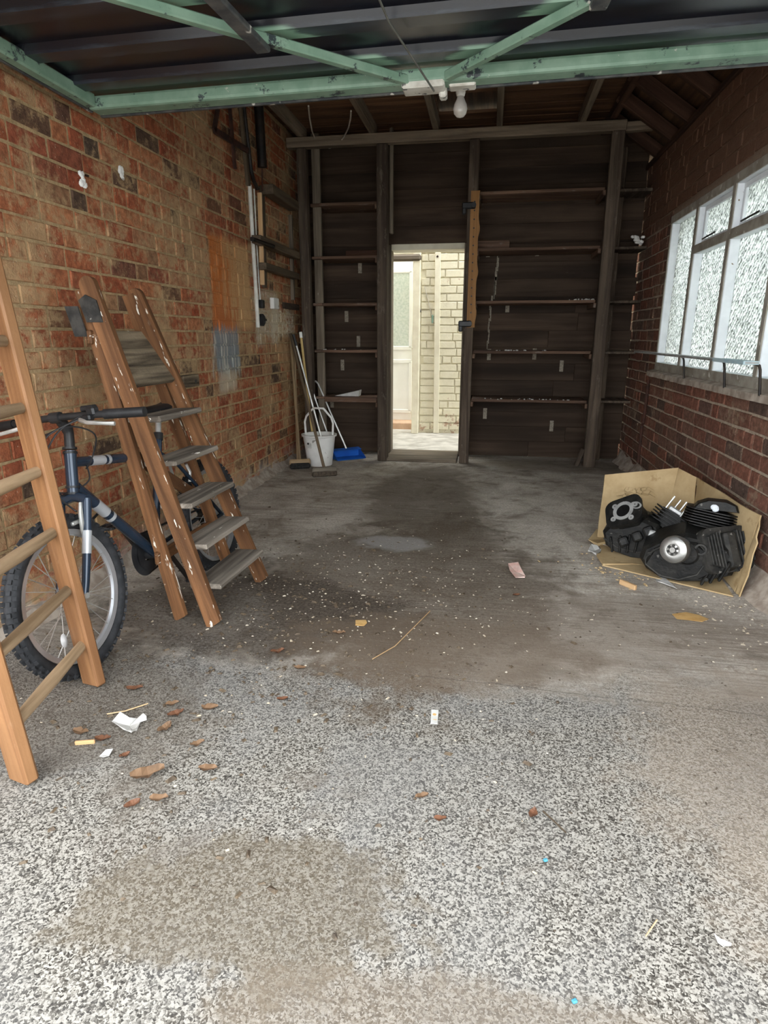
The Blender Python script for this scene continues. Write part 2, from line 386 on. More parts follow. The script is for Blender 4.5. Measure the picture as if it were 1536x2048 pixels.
M['hedge'] = plain('hedge_leaf', (.10, .16, .05), (.16, .22, .09), 9, .8)
M['trunkline'] = M['rust']

# ================================================================== geometry helpers
def axes(zdir, side=None):
    z = Vector(zdir).normalized()
    s = Vector(side) if side is not None else (Vector((0, 0, 1)) if abs(z.z) < .9 else Vector((1, 0, 0)))
    x = (s - z * s.dot(z))
    if x.length < 1e-6: x = z.orthogonal()
    x.normalize(); y = z.cross(x)
    return Matrix((x, y, z)).transposed()
WL = {}     # world location of every object's origin
class MB:
    def __init__(s):
        s.bm = bmesh.new(); s.L = s.bm.verts.layers.float_vector.new('loc')
    def _fin(s, verts, co, mat3, c, off=None):
        off = off or Vector((random.uniform(0, 9), random.uniform(0, 9), random.uniform(0, 9)))
        for v in verts:
            v[s.L] = v.co + off
            v.co = mat3 @ v.co + c
    def box(s, c, size, R=None, bev=0.0, seg=1, jit=0.0):
        c = Vector(c); size = Vector(size)
        R = R or Matrix.Identity(3)
        if size.z < max(size.x, size.y):                    # longest side becomes local z so the grain follows it
            if size.x >= size.y: P = Matrix(((0, 0, 1), (1, 0, 0), (0, 1, 0))); size = Vector((size.y, size.z, size.x))
            else: P = Matrix(((0, 1, 0), (0, 0, 1), (1, 0, 0))); size = Vector((size.z, size.x, size.y))
            R = R @ P
        r = bmesh.ops.create_cube(s.bm, size=1)
        vs = r['verts']
        for v in vs: v.co = Vector((v.co.x * size.x, v.co.y * size.y, v.co.z * size.z))
        if bev > 0:
            es = list({e for v in vs for e in v.link_edges})
            q = bmesh.ops.bevel(s.bm, geom=es, offset=min(bev, min(size) * .45), segments=seg, affect='EDGES', profile=.5)
            fs = {f for v in q['verts'] for f in v.link_faces}
            vs = list({v for f in fs for v in f.verts} | set(q['verts']))
        if jit:
            for v in vs: v.co += Vector((random.uniform(-jit, jit), random.uniform(-jit, jit), 0))
        s._fin(vs, None, R, c)
        return vs
    def bar(s, p0, p1, w, h, side=None, bev=.003, jit=0.0):
        p0, p1 = Vector(p0), Vector(p1)
        return s.box((p0 + p1) / 2, (w, h, max((p1 - p0).length, max(w, h) * 1.001)), axes(p1 - p0, side), bev, 1, jit)
    def raw(s, verts, faces, off=True):
        o = Vector((random.uniform(0, 9), random.uniform(0, 9), random.uniform(0, 9)))
        vs = []
        for p in verts:
            v = s.bm.verts.new(p); v[s.L] = Vector(p) + o; vs.append(v)
        for f in faces:
            try: s.bm.faces.new([vs[i] for i in f])
            except ValueError: pass
        return vs
    def tube(s, pts, r, seg=8, closed=False, caps=True):
        pts = [Vector(p) for p in pts]; n = len(pts)
        rr = r if isinstance(r, (list, tuple)) else [r] * n
        t = []
        for i in range(n):
            a = pts[(i - 1) % n] if (closed or i > 0) else pts[i]
            b = pts[(i + 1) % n] if (closed or i < n - 1) else pts[i]
            t.append((b - a).normalized())
        x = t[0].orthogonal().normalized(); V = []; d = 0
        o = Vector((random.uniform(0, 9), random.uniform(0, 9), random.uniform(0, 9)))
        for i in range(n):
            x = (x - t[i] * x.dot(t[i])).normalized(); y = t[i].cross(x)
            if i: d += (pts[i] - pts[i - 1]).length
            ring = []
            for k in range(seg):
                a = 2 * PI * k / seg
                v = s.bm.verts.new(pts[i] + (x * math.cos(a) + y * math.sin(a)) * rr[i])
                v[s.L] = Vector((math.cos(a) * rr[i], math.sin(a) * rr[i], d)) + o
                ring.append(v)
            V.append(ring)
        m = n if closed else n - 1
        for i in range(m):
            A, B = V[i], V[(i + 1) % n]
            for k in range(seg):
                s.bm.faces.new((A[k], A[(k + 1) % seg], B[(k + 1) % seg], B[k]))
        if caps and not closed:
            s.bm.faces.new(V[0][::-1]); s.bm.faces.new(V[-1])
    def lathe(s, prof, c, ax=(0, 0, 1), seg=24, side=None, sx=1.0, sy=1.0, cap=True):
        R = axes(ax, side); c = Vector(c); V = []
        for (r, z) in prof:
            ring = []
            for k in range(seg):
                a = 2 * PI * k / seg
                q = Vector((math.cos(a) * r * sx, math.sin(a) * r * sy, z))
                v = s.bm.verts.new(R @ q + c); v[s.L] = q; ring.append(v)
            V.append(ring)
        for A, B in zip(V, V[1:]):
            for k in range(seg): s.bm.faces.new((A[k], A[(k + 1) % seg], B[(k + 1) % seg], B[k]))
        if cap and prof[0][0] > 1e-5: s.bm.faces.new(V[0][::-1])
        if cap and prof[-1][0] > 1e-5: s.bm.faces.new(V[-1])
    def prism(s, poly, org, ux, uy, th, bev=0.0):
        """poly in (ux, uy) coordinates, thickness th along ux x uy, centred"""
        ux, uy = Vector(ux).normalized(), Vector(uy).normalized(); n = ux.cross(uy); org = Vector(org)
        m = len(poly); V = []
        o = Vector((random.uniform(0, 9), random.uniform(0, 9), random.uniform(0, 9)))
        def ring(k, sc):
            cx = sum(p[0] for p in poly) / m; cy = sum(p[1] for p in poly) / m
            r = []
            for (a, b) in poly:
                a2, b2 = cx + (a - cx) * sc, cy + (b - cy) * sc
                v = s.bm.verts.new(org + ux * a2 + uy * b2 + n * k); v[s.L] = Vector((a2, k, b2)) + o; r.append(v)
            return r
        if bev:
            ext = max(max(abs(p[0]) for p in poly), max(abs(p[1]) for p in poly), 1e-3)
            q = max(.5, 1 - bev / ext)
            V = [ring(-th / 2, q), ring(-th / 2 + bev, 1), ring(th / 2 - bev, 1), ring(th / 2, q)]
        else: V = [ring(-th / 2, 1), ring(th / 2, 1)]
        for A, B in zip(V, V[1:]):
            for k in range(m): s.bm.faces.new((A[k], A[(k + 1) % m], B[(k + 1) % m], B[k]))
        s.bm.faces.new(V[0][::-1]); s.bm.faces.new(V[-1])
    def mesh(s, name, off, smooth):
        for v in s.bm.verts: v.co -= off
        bmesh.ops.recalc_face_normals(s.bm, faces=s.bm.faces[:])
        me = bpy.data.meshes.new(name); s.bm.to_mesh(me); s.bm.free()
        if smooth:
            for p in me.polygons: p.use_smooth = True
            try: me.set_sharp_from_angle(angle=math.radians(40))
            except Exception: pass
        return me
    def build(s, name, m, parent=None, base=None, smooth=False, kind=None, label=None):
        if parent is not None: off = WL[parent.name]
        elif base is not None: off = Vector(base)
        else:
            xs = [v.co for v in s.bm.verts]
            off = Vector((sum(v.x for v in xs) / len(xs), sum(v.y for v in xs) / len(xs), min(v.z for v in xs)))
        me = s.mesh(name, off, smooth)
        me.materials.append(M[m])
        o = bpy.data.objects.new(name, me); COL.objects.link(o)
        if parent is not None: o.parent = parent
        else: o.location = off
        WL[o.name] = off.copy()
        if kind: o['kind'] = kind
        if label: o['label'] = label
        return o
def tag(o, label, cat, group=None):
    o['label'] = label; o['category'] = cat
    if group: o['group'] = group
    return o
def thing(name, loc, label=None, cat=None, group=None, kind=None):
    o = bpy.data.objects.new(name, None); COL.objects.link(o); o.empty_display_size = .05
    o.location = loc; WL[o.name] = Vector(loc)
    if label: tag(o, label, cat, group)
    if kind: o['kind'] = kind
    return o
def boxobj(name, m, c, size, parent=None, kind=None, bev=0, R=None, **k):
    b = MB(); b.box(c, size, R, bev); return b.build(name, m, parent, kind=kind, **k)
def barobj(name, m, p0, p1, w, h, parent=None, side=None, bev=.004, jit=0, **k):
    b = MB(); b.bar(p0, p1, w, h, side, bev, jit); return b.build(name, m, parent, **k)
def tubeobj(name, m, pts, r, parent=None, seg=8, closed=False, **k):
    b = MB(); b.tube(pts, r, seg, closed); return b.build(name, m, parent, smooth=True, **k)
def arc(c, r, a0, a1, u, v, n=12):
    c, u, v = Vector(c), Vector(u), Vector(v)
    return [c + u * math.cos(a0 + (a1 - a0) * i / n) * r + v * math.sin(a0 + (a1 - a0) * i / n) * r for i in range(n + 1)]

# ================================================================== the setting
boxobj('floor', 'floor', (-.26, 2.8, -.06), (3.5, 6.6, .12), kind='structure')
boxobj('floor_driveway', 'drive', (0, -8.5, -.07), (30, 16, .12), kind='structure')
boxobj('floor_passage', 'yard', (-.5, 7.9, -.07), (7, 3.6, .14), kind='structure')
boxobj('floor_garden', 'grass', (8.6, 4, -.16), (14, 16, .2), kind='structure')

# ---- bricks
def brick_mesh(name, l, h, d, m, seed):
    rnd = random.Random(seed); c = .004
    b = MB(); v = []
    for x, k in ((-d, 0), (-c, 0), (0, 1)):
        for (sy, sz) in ((-1, -1), (1, -1), (1, 1), (-1, 1)):
            j = rnd.uniform(-.0025, .0025)
            v.append((x + (rnd.uniform(-.0018, .0018) if k else 0), sy * (l / 2 - k * c) + j * (x > -d), sz * (h / 2 - k * c) + j * (x > -d)))
    f = []
    for r in (0, 4):
        for k in range(4): f.append((r + k, r + (k + 1) % 4, r + 4 + (k + 1) % 4, r + 4 + k))
    f.append((8, 9, 10, 11))
    b.raw(v, f)
    me = b.mesh(name, Vector(), False); me.materials.append(M[m]); return me
def brick_wall(wall, toworld, rotz, s0, s1, z0, z1, holes, m, ms, course=.081, hl=.108, sl=.222, joint=.012, nmax=300, seed=1, d=.03, headers=.42):
    """toworld(s, z) -> world point of the wall face; bricks are children of the wall"""
    rnd = random.Random(seed)
    kinds = {}
    for nm, l in (('s', sl - joint), ('h', hl - joint)):
        kinds[nm] = [brick_mesh('brick', l, course - joint, d, m, seed * 50 + i * 2 + len(nm + str(l))) for i in range(4)]
    lst = []; row = 0; z = z0
    while z + course * .6 < z1:
        s = s0 - rnd.uniform(0, .2)
        alt = row % 2
        while s < s1:
            nm = 'h' if (rnd.random() < headers) else 's'
            l = hl if nm == 'h' else sl
            a, b = max(s, s0), min(s + l, s1)
            zc = z + course / 2; zt = min(z + course, z1)
            ok = b - a > .05
            for (ha, hb, hz0, hz1) in holes:
                if hz0 < zt - .015 and hz1 > z + .015 and a < hb and b > ha:
                    if a < ha - .05: b = ha
                    elif b > hb + .05: a = hb
                    else: ok = False
            if ok: lst.append((nm, (a + b) / 2, zc + rnd.uniform(-.002, .002), (b - a - joint * .9) / (l - joint), rnd.randrange(4), rnd.uniform(-.003, .003), rnd.uniform(-.008, .008)))
            s += l
        z += course; row += 1
    sc = []
    for i, q in enumerate(lst):
        p = proj(toworld(q[1], q[2])); a = 0
        if p and -40 < p[0] < 1576 and 100 < p[1] < 2088:
            c0, c1 = proj(toworld(q[1] - .1, q[2])), proj(toworld(q[1] + .1, q[2]))
            a = abs((c1[0] - c0[0])) * (.07 * F / p[2]) * (1 if q[0] == 's' else .5)
        sc.append((a, i))
    sc.sort(reverse=True)
    pick = {i for a, i in sc[:nmax] if a > 60}
    rest = MB(); R = Matrix.Rotation(rotz, 3, 'Z')
    for i, (nm, s, zc, ks, var, pr, tilt) in enumerate(lst):
        c = toworld(s, zc) + R @ Vector((pr, 0, 0))
        me = kinds[nm][var]
        if i in pick:
            o = bpy.data.objects.new('brick', me); COL.objects.link(o)
            o.parent = wall; o.location = c - WL[wall.name]; o.rotation_euler = (0, 0, rotz); o.scale = (1, ks, 1)
        else:
            rest.raw([R @ Vector((v.co.x, v.co.y * ks, v.co.z)) + c for v in me.vertices], [tuple(p.vertices) for p in me.polygons])
    if len(lst) > len(pick):
        rest.build('brick_remainder', ms, wall, kind='stuff')

wall_left = boxobj('wall_left', 'mortar_l', (XL - .116, 3.5, 1.4), (.22, 5.4, 2.84), kind='structure')
brick_wall(wall_left, lambda s, z: Vector((XL, s, z)), 0, Y0, 6.18, .0, 2.8, [], 'brick_l', 'brick_ls', seed=3)
WY0, WY1, WZ0, WZ1 = 1.62, 5.06, .865, 1.92
b = MB()
for (ya, yb, za, zb) in ((Y0, 6.2, -.02, WZ0), (Y0, 6.2, WZ1, 2.44), (Y0, WY0, WZ0, WZ1), (WY1, 6.2, WZ0, WZ1)):
    b.box((XR + .107, (ya + yb) / 2, (za + zb) / 2), (.2, yb - ya, zb - za))
wall_right = b.build('wall_right', 'mortar_r', kind='structure')
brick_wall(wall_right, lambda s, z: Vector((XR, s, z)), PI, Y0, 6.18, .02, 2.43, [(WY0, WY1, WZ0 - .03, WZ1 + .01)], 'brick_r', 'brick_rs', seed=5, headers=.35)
# cement fillets along the feet of the walls
b = MB(); n = 60
vs, fs = [], []
for i in range(n + 1):
    y = 1.0 + 5.0 * i / n; k = random.uniform(.7, 1.25)
    vs += [(XL + .002, y, .055 * k), (XL + .03 * k, y, .018 * k), (XL + .06 * k, y, -.002), (XL - .01, y, -.01)]
for i in range(n): fs += [(4 * i + j, 4 * i + (j + 1) % 4, 4 * i + 4 + (j + 1) % 4, 4 * i + 4 + j) for j in range(4)]
b.raw(vs, fs); o = b.build('baseboard_left', 'sillm', kind='structure', smooth=True)
b = MB(); vs, fs = [], []
for i in range(n + 1):
    y = 1.2 + 4.8 * i / n; k = random.uniform(.7, 1.3)
    vs += [(XR - .002, y, .09 * k), (XR - .035 * k, y, .03 * k), (XR - .07 * k, y, -.002), (XR + .01, y, -.01)]
for i in range(n): fs += [(4 * i + j, 4 * i + (j + 1) % 4, 4 * i + 4 + (j + 1) % 4, 4 * i + 4 + j) for j in range(4)]
b.raw(vs, fs); b.build('baseboard_right', 'sillm', kind='structure', smooth=True)
# front of the garage above the door opening
boxobj('wall_front', 'mortar_r', (-.26, Y0 + .06, 2.56), (3.44, .1, .84), kind='structure')

# ---- plank wall at the back, one object per board
DX0, DX1, DZ = -.925, -.245, 1.905            # doorway
wall_back = thing('wall_back', (-.27, YB, 0), kind='structure')
z = .004; i = 0
while z < 2.86:
    hgt = random.choice((.135, .142, .15))
    if z < DZ - .01 < z + hgt: hgt = DZ - z
    segs = [(XL + .006, DX0 - .01), (DX1 + .01, XR - (.014 if random.random() < .3 else .0015))] if z < DZ - .02 else [(XL + .006, XR - .0015)]
    for (a, c) in segs:
        if a > -1 and z < DZ - .02 and random.random() < .35:       # butt joint somewhere in the right bay
            j = random.uniform(.2, .8); parts = [(a, j), (j, c)]
        else: parts = [(a, c)]
        for (p, q) in parts:
            boxobj('plank', 'plank', ((p + q) / 2, YB + .012 + (.009 if i % 2 else 0) + random.uniform(-.002, .002), z + hgt / 2), (q - p, .02, hgt + .004), wall_back, bev=.004)
    z += hgt; i += 1
# door lining of the doorway
dl = thing('door_2', (-.585, YB, 0), kind='structure')
boxobj('lining', 'palepost', (DX0 + .0, YB + .02, .95), (.024, .14, 1.9), dl, bev=.003)
boxobj('lining', 'palepost', (DX1 - .0, YB + .02, .95), (.024, .14, 1.9), dl, bev=.003)
boxobj('lintel_board', 'cream_board', (-.585, YB + .06, DZ - .025), (.66, .2, .05), dl, bev=.003)
boxobj('threshold', 'palepost', (-.585, YB - .18, .012), (.66, .5, .03), dl, bev=.006)

# ---- roof: boards, joists and eave rafters
ceiling = thing('ceiling', (-.3, 3.5, 2.69), kind='structure')
boxobj('roof_deck', 'roofwood', (-.5, 3.55, 2.98), (3.0, 5.7, .04), ceiling)
y = 2.9
while y < 6.15:
    wd = random.choice((.13, .14, .15)); hole = 5.02 < y < 5.5
    for (a, c) in (((-1.78, -.47), (-.01, .92)) if hole else ((-1.78, .92),)):
        boxobj('roof_board', 'roofwood', ((a + c) / 2, y + wd / 2, ZT + .012 + random.uniform(-.003, .003)), (c - a, wd - .008, .022), ceiling, bev=.002)
    y += wd
for x in (-1.62, -1.02, -.5, .0, .63):
    barobj('joist', 'joist', (x, .95, 2.738), (x, 5.72, 2.738), .09, .048, ceiling, (0, 0, 1))
b = MB()
sl = Vector((1.55 - .88, 0, 2.22 - 2.90)).normalized()
b.box((1.2, 3.55, 2.62), (math.hypot(.75, .6), 5.7, .03), Matrix.Rotation(math.atan2(.55, .75), 3, 'Y')); b.build('eave_deck', 'roofwood', ceiling)
for y in (5.72, 5.3, 4.9, 4.45, 4.0, 3.55, 3.1, 2.6):
    barobj('eave_rafter', 'raft', (.84, y, 2.77), (1.27, y, 2.47), .085, .05, ceiling, (0, 0, 1))
boxobj('eave_purlin', 'raft', (.86, 3.6, 2.745), (.05, 5.2, .07), ceiling, bev=.004)
boxobj('wall_plate', 'raft', (XR + .03, 3.5, 2.455), (.1, 5.4, .04), ceiling, bev=.004)

# ---- passage and house wall seen through the doorway
HY = 7.40
wall_house = boxobj('wall_house', 'cream', (.88, HY + .116, 1.7), (3.36, .2, 3.5), kind='structure')
brick_wall(wall_house, lambda s, z: Vector((s, HY, z)), -PI / 2, -.79, .35, .04, 2.3, [], 'cream', 'cream', course=.085, seed=9, headers=.25, nmax=140)
boxobj('trim_1', 'cream_board', (-.835, HY + .02, 1.15), (.08, .2, 2.3), kind='structure', bev=.006)
bat = thing('trim_3', (-.62, HY - .02, 0), kind='structure')
b = MB(); b.bar(onY(872, 866, HY - .018), onY(876, 505, HY - .018), .062, .03, (1, 0, 0), .003); b.build('batten_board', 'cream_board', bat)
p_ = onY(875, 513, HY - .034); b = MB(); b.lathe([(0, 0), (.012, 0), (.012, .004), (0, .004)], p_, (0, -1, 0), 10); b.build('bolt_head', 'rust', bat)
p_ = onY(838, 622, HY - .005); b = MB(); b.lathe([(0, 0), (.024, 0), (.024, .02), (.012, .028), (0, .028)], p_, (0, -1, 0), 16); tag(b.build('bell_push', 'black'), 'round dark knob on the cream painted wall beyond the doorway', 'knob')
tag(tubeobj('wall_cable', 'cord', [onY(849, 572, HY - .012), onY(856, 600, HY - .012), onY(865, 638, HY - .012)], .004), 'thin cable crossing the cream painted brick wall', 'cable')
tag(boxobj('green_clip', 'green', onY(865, 638, HY - .02), (.022, .02, .09), bev=.006), 'small green clip hanging on the cream wall cable', 'clip')
tag(boxobj('porch_beam', 'palepost', onY(805, 516, HY - .06), (.42, .08, .07), bev=.02), 'brown wooden beam end above the white door beyond the doorway', 'beam')
boxobj('wall_passage', 'cream', (-2.45, 7.2, 1.7), (.2, 2.6, 3.5), kind='structure')
boxobj('trim_2', 'cream_board', (-1.6, HY + .09, 2.15), (1.5, .1, .32), kind='structure', bev=.01)
hb = thing('door_1', (-1.25, 7.95, 0), kind='structure')
DYD = 7.95
boxobj('door_leaf', 'upvc', (-1.27, DYD + .03, 1.03), (.86, .05, 1.98), hb, bev=.004)
for dz, hz in ((1.42, .90), (.50, .62)):
    b = MB()
    for (cx, cz, sx, sz) in ((-1.27, dz + hz / 2, .62, .05), (-1.27, dz - hz / 2, .62, .05), (-1.57, dz, .05, hz), (-.97, dz, .05, hz)):
        b.box((cx, DYD, cz), (sx, .03, sz), None, .008)
    b.build('panel_moulding', 'upvc', hb)
boxobj('glass_pane', 'doorglass', (-1.27, DYD + .002, 1.42), (.55, .012, .85), hb)
boxobj('door_handle', 'upvc', (-.90, DYD - .02, 1.05), (.03, .04, .2), hb, bev=.008)
boxobj('door_frame', 'upvc', (-.80, DYD + .03, 1.1), (.07, .08, 2.2), hb, bev=.006)
boxobj('door_step', 'terracotta', (-1.27, DYD - .12, .03), (1.0, .34, .1), hb, bev=.01)
boxobj('wall_porch', 'upvc', (-1.3, DYD + .2, 1.75), (1.9, .2, 3.5), kind='structure')

# ---- window in the right wall
win = thing('window_1', (XR, (WY0 + WY1) / 2, WZ0), kind='structure')
def wmem(name, ya, yb, za, zb, x0=XR - .004, x1=XR + .056, bev=.004):
    boxobj(name, 'winwhite', ((x0 + x1) / 2 + .003, (ya + yb) / 2, (za + zb) / 2), (x1 - x0, yb - ya, zb - za), win, bev=bev)
    fc = boxobj('inner_face', 'winface', (x0 - .0015, (ya + yb) / 2, (za + zb) / 2), (.006, yb - ya, zb - za), win, bev=.002)
MU = [4.46, 3.84, 3.22, 2.60, 1.98]
wmem('head', WY0, WY1 + .0, WZ1 - .05, WZ1)
wmem('bottom_rail', WY0, WY1, WZ0, WZ0 + .055)
wmem('jamb', WY1 - .02, WY1, WZ0 + .055, WZ1 - .05)
for m_ in MU: wmem('mullion', m_ - .022, m_ + .022, WZ0 + .055, WZ1 - .05)
ED = [WY1 - .02] + MU + [WY0]
for i in range(6):
    a, c = ED[i + 1] + (.022 if i < 5 else 0), ED[i] - (.022 if i else 0)
    gx = XR + .052
    if i == 0: spans = [(WZ0 + .055, WZ1 - .05)]
    else:
        wmem('transom', a, c, 1.60, 1.65); spans = [(WZ0 + .055, 1.60), (1.65, WZ1 - .05)]
    for k, (za, zb) in enumerate(spans):
        boxobj('pane', 'glass', (gx, (a + c) / 2, (za + zb) / 2), (.004, c - a, zb - za), win)
        if k == 1:                                       # little top-hung vent
            b = MB(); q = .028
            for (ya, yb, zc, zd) in ((a, c, za, za + q), (a, c, zb - q, zb), (a, a + q, za + q, zb - q), (c - q, c, za + q, zb - q)):
                b.box((gx - .012, (ya + yb) / 2, (zc + zd) / 2), (.018, yb - ya, zd - zc), None, .003)
            b.build('vent_frame', 'winwhite', win)
            tubeobj('vent_stay', 'iron', [(gx - .03, c - .05, za + .03), (gx - .035, (a + c) / 2, za + .035)], .005, win, 6)
b = MB(); n = 50; vs, fs = [], []
for i in range(n + 1):
    y = WY0 + (WY1 + .06 - WY0) * i / n; k = random.uniform(.75, 1.15)
    vs += [(XR - .0, y, WZ0 + .004), (XR - .05 * k, y, WZ0 - .012 * k), (XR - .052 * k, y, WZ0 - .045), (XR, y, WZ0 - .055)]
for i in range(n): fs += [(4 * i + j, 4 * i + (j + 1) % 4, 4 * i + 4 + (j + 1) % 4, 4 * i + 4 + j) for j in range(4)]
b.raw(vs, fs + [(0, 1, 2, 3), (4 * n, 4 * n + 1, 4 * n + 2, 4 * n + 3)]); b.build('sill', 'sillm', win)
# hedge in the garden beyond the obscured glass
b = MB()
for i in range(2600):
    p = Vector((random.uniform(4.6, 5.5), random.uniform(-1, 10), random.uniform(-.05, 1.25)))
    q = Vector((random.uniform(-1, 1), random.uniform(-1, 1), random.uniform(-1, 1))).normalized(); R = axes(q)
    r = random.uniform(.08, .16)
    b.raw([R @ Vector(t) * r + p for t in ((-1, 0, 0), (0, -.5, .1), (1, 0, 0), (0, .5, .1))], [(0, 1, 2, 3)])
o = b.build('hedge', 'hedge', kind='stuff'); tag(o, 'green hedge blurred behind the obscured window glass', 'hedge')

# ================================================================== timber frame and shelves at the back
def post(label, x0, x1, ya, yb, z0, z1, m='post', lean=0.0):
    b = MB(); b.bar(((x0 + x1) / 2, (ya + yb) / 2, z0), ((x0 + x1) / 2 + lean, (ya + yb) / 2, z1), x1 - x0, yb - ya, (1, 0, 0), .006, .002)
    return tag(b.build('timber_post', m), label, 'post', 'upright timber posts of the shelving')
boxb = MB(); boxb.bar((XL + .02, YP + .01, 2.653), (.96, YP + .01, 2.66), .075, .09, (0, 0, 1), .006, .002)
boxb.bar((.90, YP + .03, 2.655), (XR - .01, YP + .03, 2.665), .065, .07, (0, 0, 1), .006, .002)
tag(boxb.build('tie_beam', 'joist'), 'long grey timber beam lying across the tops of the posts', 'beam')
post('wide brown timber post in the left rear corner beside the brick wall', -1.658, -1.575, YP - .03, YP + .05, 0, 2.612)
post('narrow pale timber batten just right of the left corner post', -1.565, -1.495, YP + .10, YP + .15, 0, 2.75, 'palepost')
post('dark timber post on the left side of the bright doorway', -.978, -.89, YP - .04, YP + .05, 0, 2.612)
post('pale thin batten nailed behind the left doorway post top', -.885, -.855, YP + .05, YP + .10, 1.95, 2.75, 'palepost')
post('dark timber post on the right side of the bright doorway', -.228, -.148, YP - .04, YP + .05, 0, 2.612)
post('scuffed dark timber post standing alone right of the shelves', .856, .950, YP - .05, YP + .03, 0, 2.618)
post('thin dark upright fixed to the planks behind the lone right post', 1.0, 1.05, YB - .07, YB - .001, 0, 2.6)
b = MB(); b.bar((.80, YP + .02, 0.0), (.845, YP - .02, .16), .035, .02, (1, 0, 0), .003)
tag(b.build('wood_wedge', 'post'), 'short split wood wedge propped at the foot of the lone post', 'wood')
SH = {}
names = ['lowest', 'second lowest', 'middle', 'second highest', 'highest']
for i, z in enumerate((.571, .99, 1.393, 1.78, 2.203)):
    b = MB(); b.box((-1.236, (YP + YB) / 2 + .02, z - .012), (.505, YB - YP - .045, .024), None, .003); b.box((-1.53, YP + .078, z - .012), (.09, .035, .024), None, .003); b.box((-1.53, YP + .265, z - .012), (.09, .21, .024), None, .003)
    if i == 0: b.box((-1.24, YP + .035, z - .022), (.49, .02, .045), None, .003)
    o = tag(b.build('shelf_board', 'shelf'), f'{names[i]} wooden shelf board in the left bay beside the doorway', 'shelf', 'shelves of the left bay')
for i, z in enumerate((.571, .987, 1.399, 1.817, 2.247)):
    b = MB(); b.box((.354, (YP + YB) / 2 + .02, z - .012), (.99, YB - YP - .045, .024), None, .003)
    tag(b.build('shelf_board', 'shelf'), f'{names[i]} wooden shelf board in the right bay by the doorway', 'shelf', 'shelves of the right bay')
    b = MB(); b.box((1.09, (YP + YB) / 2 + .05, z - .014), (.27, YB - YP - .12, .022), None, .003)
    tag(b.build('shelf_end', 'post'), f'{names[i]} short dark shelf end between lone post and window wall', 'shelf', 'short shelf ends by the window wall')
# bearers under the shelves on the doorway posts and on the right post
def bearer(x, z, lab):
    b = MB(); b.box((x, (YP + YB) / 2, z - .045), (.022, YB - YP - .02, .04), None, .003)
    tag(b.build('shelf_bearer', 'shelf'), lab, 'bearer', 'wooden bearers under the shelves')
for i, z in enumerate((.571, .987, 1.399, 1.817, 2.247)):
    bearer(-.136, z, f'small wooden bearer under the {names[i]} right bay shelf at the doorway post')
    bearer(.842, z, f'small wooden bearer under the {names[i]} right bay shelf at the lone post')
for i, z in enumerate((.571, .99, 1.393, 1.78, 2.203)):
    bearer(-.992, z - (.022 if i == 0 else 0), f'small wooden bearer under the {names[i]} left bay shelf at the doorway post')
# things lying on the shelves
b = MB(); p = onY(697, 785, YP + .16)
b.prism([(-.21, .0), (.02, .0), (.03, .055)], (-1.2, YP + .16, .573), (1, 0, 0), (0, 0, 1), .10)
tag(b.build('folded_card', 'paper'), 'white folded card wedge on the lowest left shelf', 'card')
def crumbs(name, x0, x1, y, z, n, label, m='paper', s=.012):
    b = MB()
    for i in range(n):
        c = Vector((random.uniform(x0, x1), y + random.uniform(-.03, .03), z)); k = random.uniform(.4, 1.2) * s
        b.box(c + Vector((0, 0, k * .35)), (k * random.uniform(.8, 1.8), k, k * .7), Matrix.Rotation(random.uniform(0, 3), 3, 'Z'), k * .2)
    tag(b.build(name, m, kind='stuff'), label, 'debris')
crumbs('plaster_crumbs', .02, .5, YP + .05, .987, 16, 'white plaster crumbs on the second lowest right shelf')
crumbs('plaster_crumbs', -.1, .75, YP + .06, .571, 22, 'white plaster crumbs on the lowest right shelf')
crumbs('plaster_crumbs', .62, .84, YP + .05, 1.399, 18, 'white plaster crumbs at the end of the middle right shelf')
crumbs('plaster_crumbs', -1.5, -1.05, YP + .05, .99, 7, 'pale crumbs on the second lowest left shelf')
b = MB(); b.box((-.02, YP + .22, 1.86), (.30, .02, .075), None, .004); tag(b.build('wood_offcut', 'shelf'), 'flat wood offcut standing on the second highest right shelf', 'wood')
b = MB(); b.box((-1.14, YP + .20, 1.812), (.32, .02, .055), None, .004); tag(b.build('wood_offcut', 'raft'), 'reddish wood offcut lying on the second highest left shelf', 'wood')
b = MB(); c = Vector((1.15, YP + .14, 1.826))
for i in range(9):
    q = Vector((random.uniform(-.05, .04), random.uniform(-.03, .03), random.uniform(0, .05)))
    b.box(c + q + Vector((0, 0, .012)), (.04, .03, .02), Matrix.Rotation(random.uniform(0, 3), 3, (random.random(), random.random(), 1)), .006)
tag(b.build('rag', 'whitepl'), 'crumpled grey white rag on the short shelf end', 'rag')
# pale label plates on the planks: parts of the plank wall
def plate(px, py, w_, h_, mt='label'):
    p = onY(px, py, YB - .004)
    boxobj('label_plate', mt, p, (w_, .006, h_), wall_back, bev=.001)
for px, py in ((693, 633), (717, 683), (685, 730), (664, 805), (970, 827), (1103, 852), (1015, 613), (1069, 708), (978, 709), (1123, 732), (1203, 545), (1219, 628), (1211, 735), (976, 510), (1074, 508), (720, 535)):
    small = py in (510, 508)
    plate(px, py, .035, .035 if small else .10)
for px, ya, yb in ((992, 515, 590), (979, 600, 690)):        # dried white drips of paint
    b = MB()
    for k in range(9):
        p = onY(px - (k - 4) * .9 + random.uniform(-1.5, 1.5), ya + (yb - ya) * k / 8, YB - .003)
        b.box(p, (random.uniform(.008, .022), .005, .075), None, .002)
    b.build('paint_drip', 'label', wall_back)

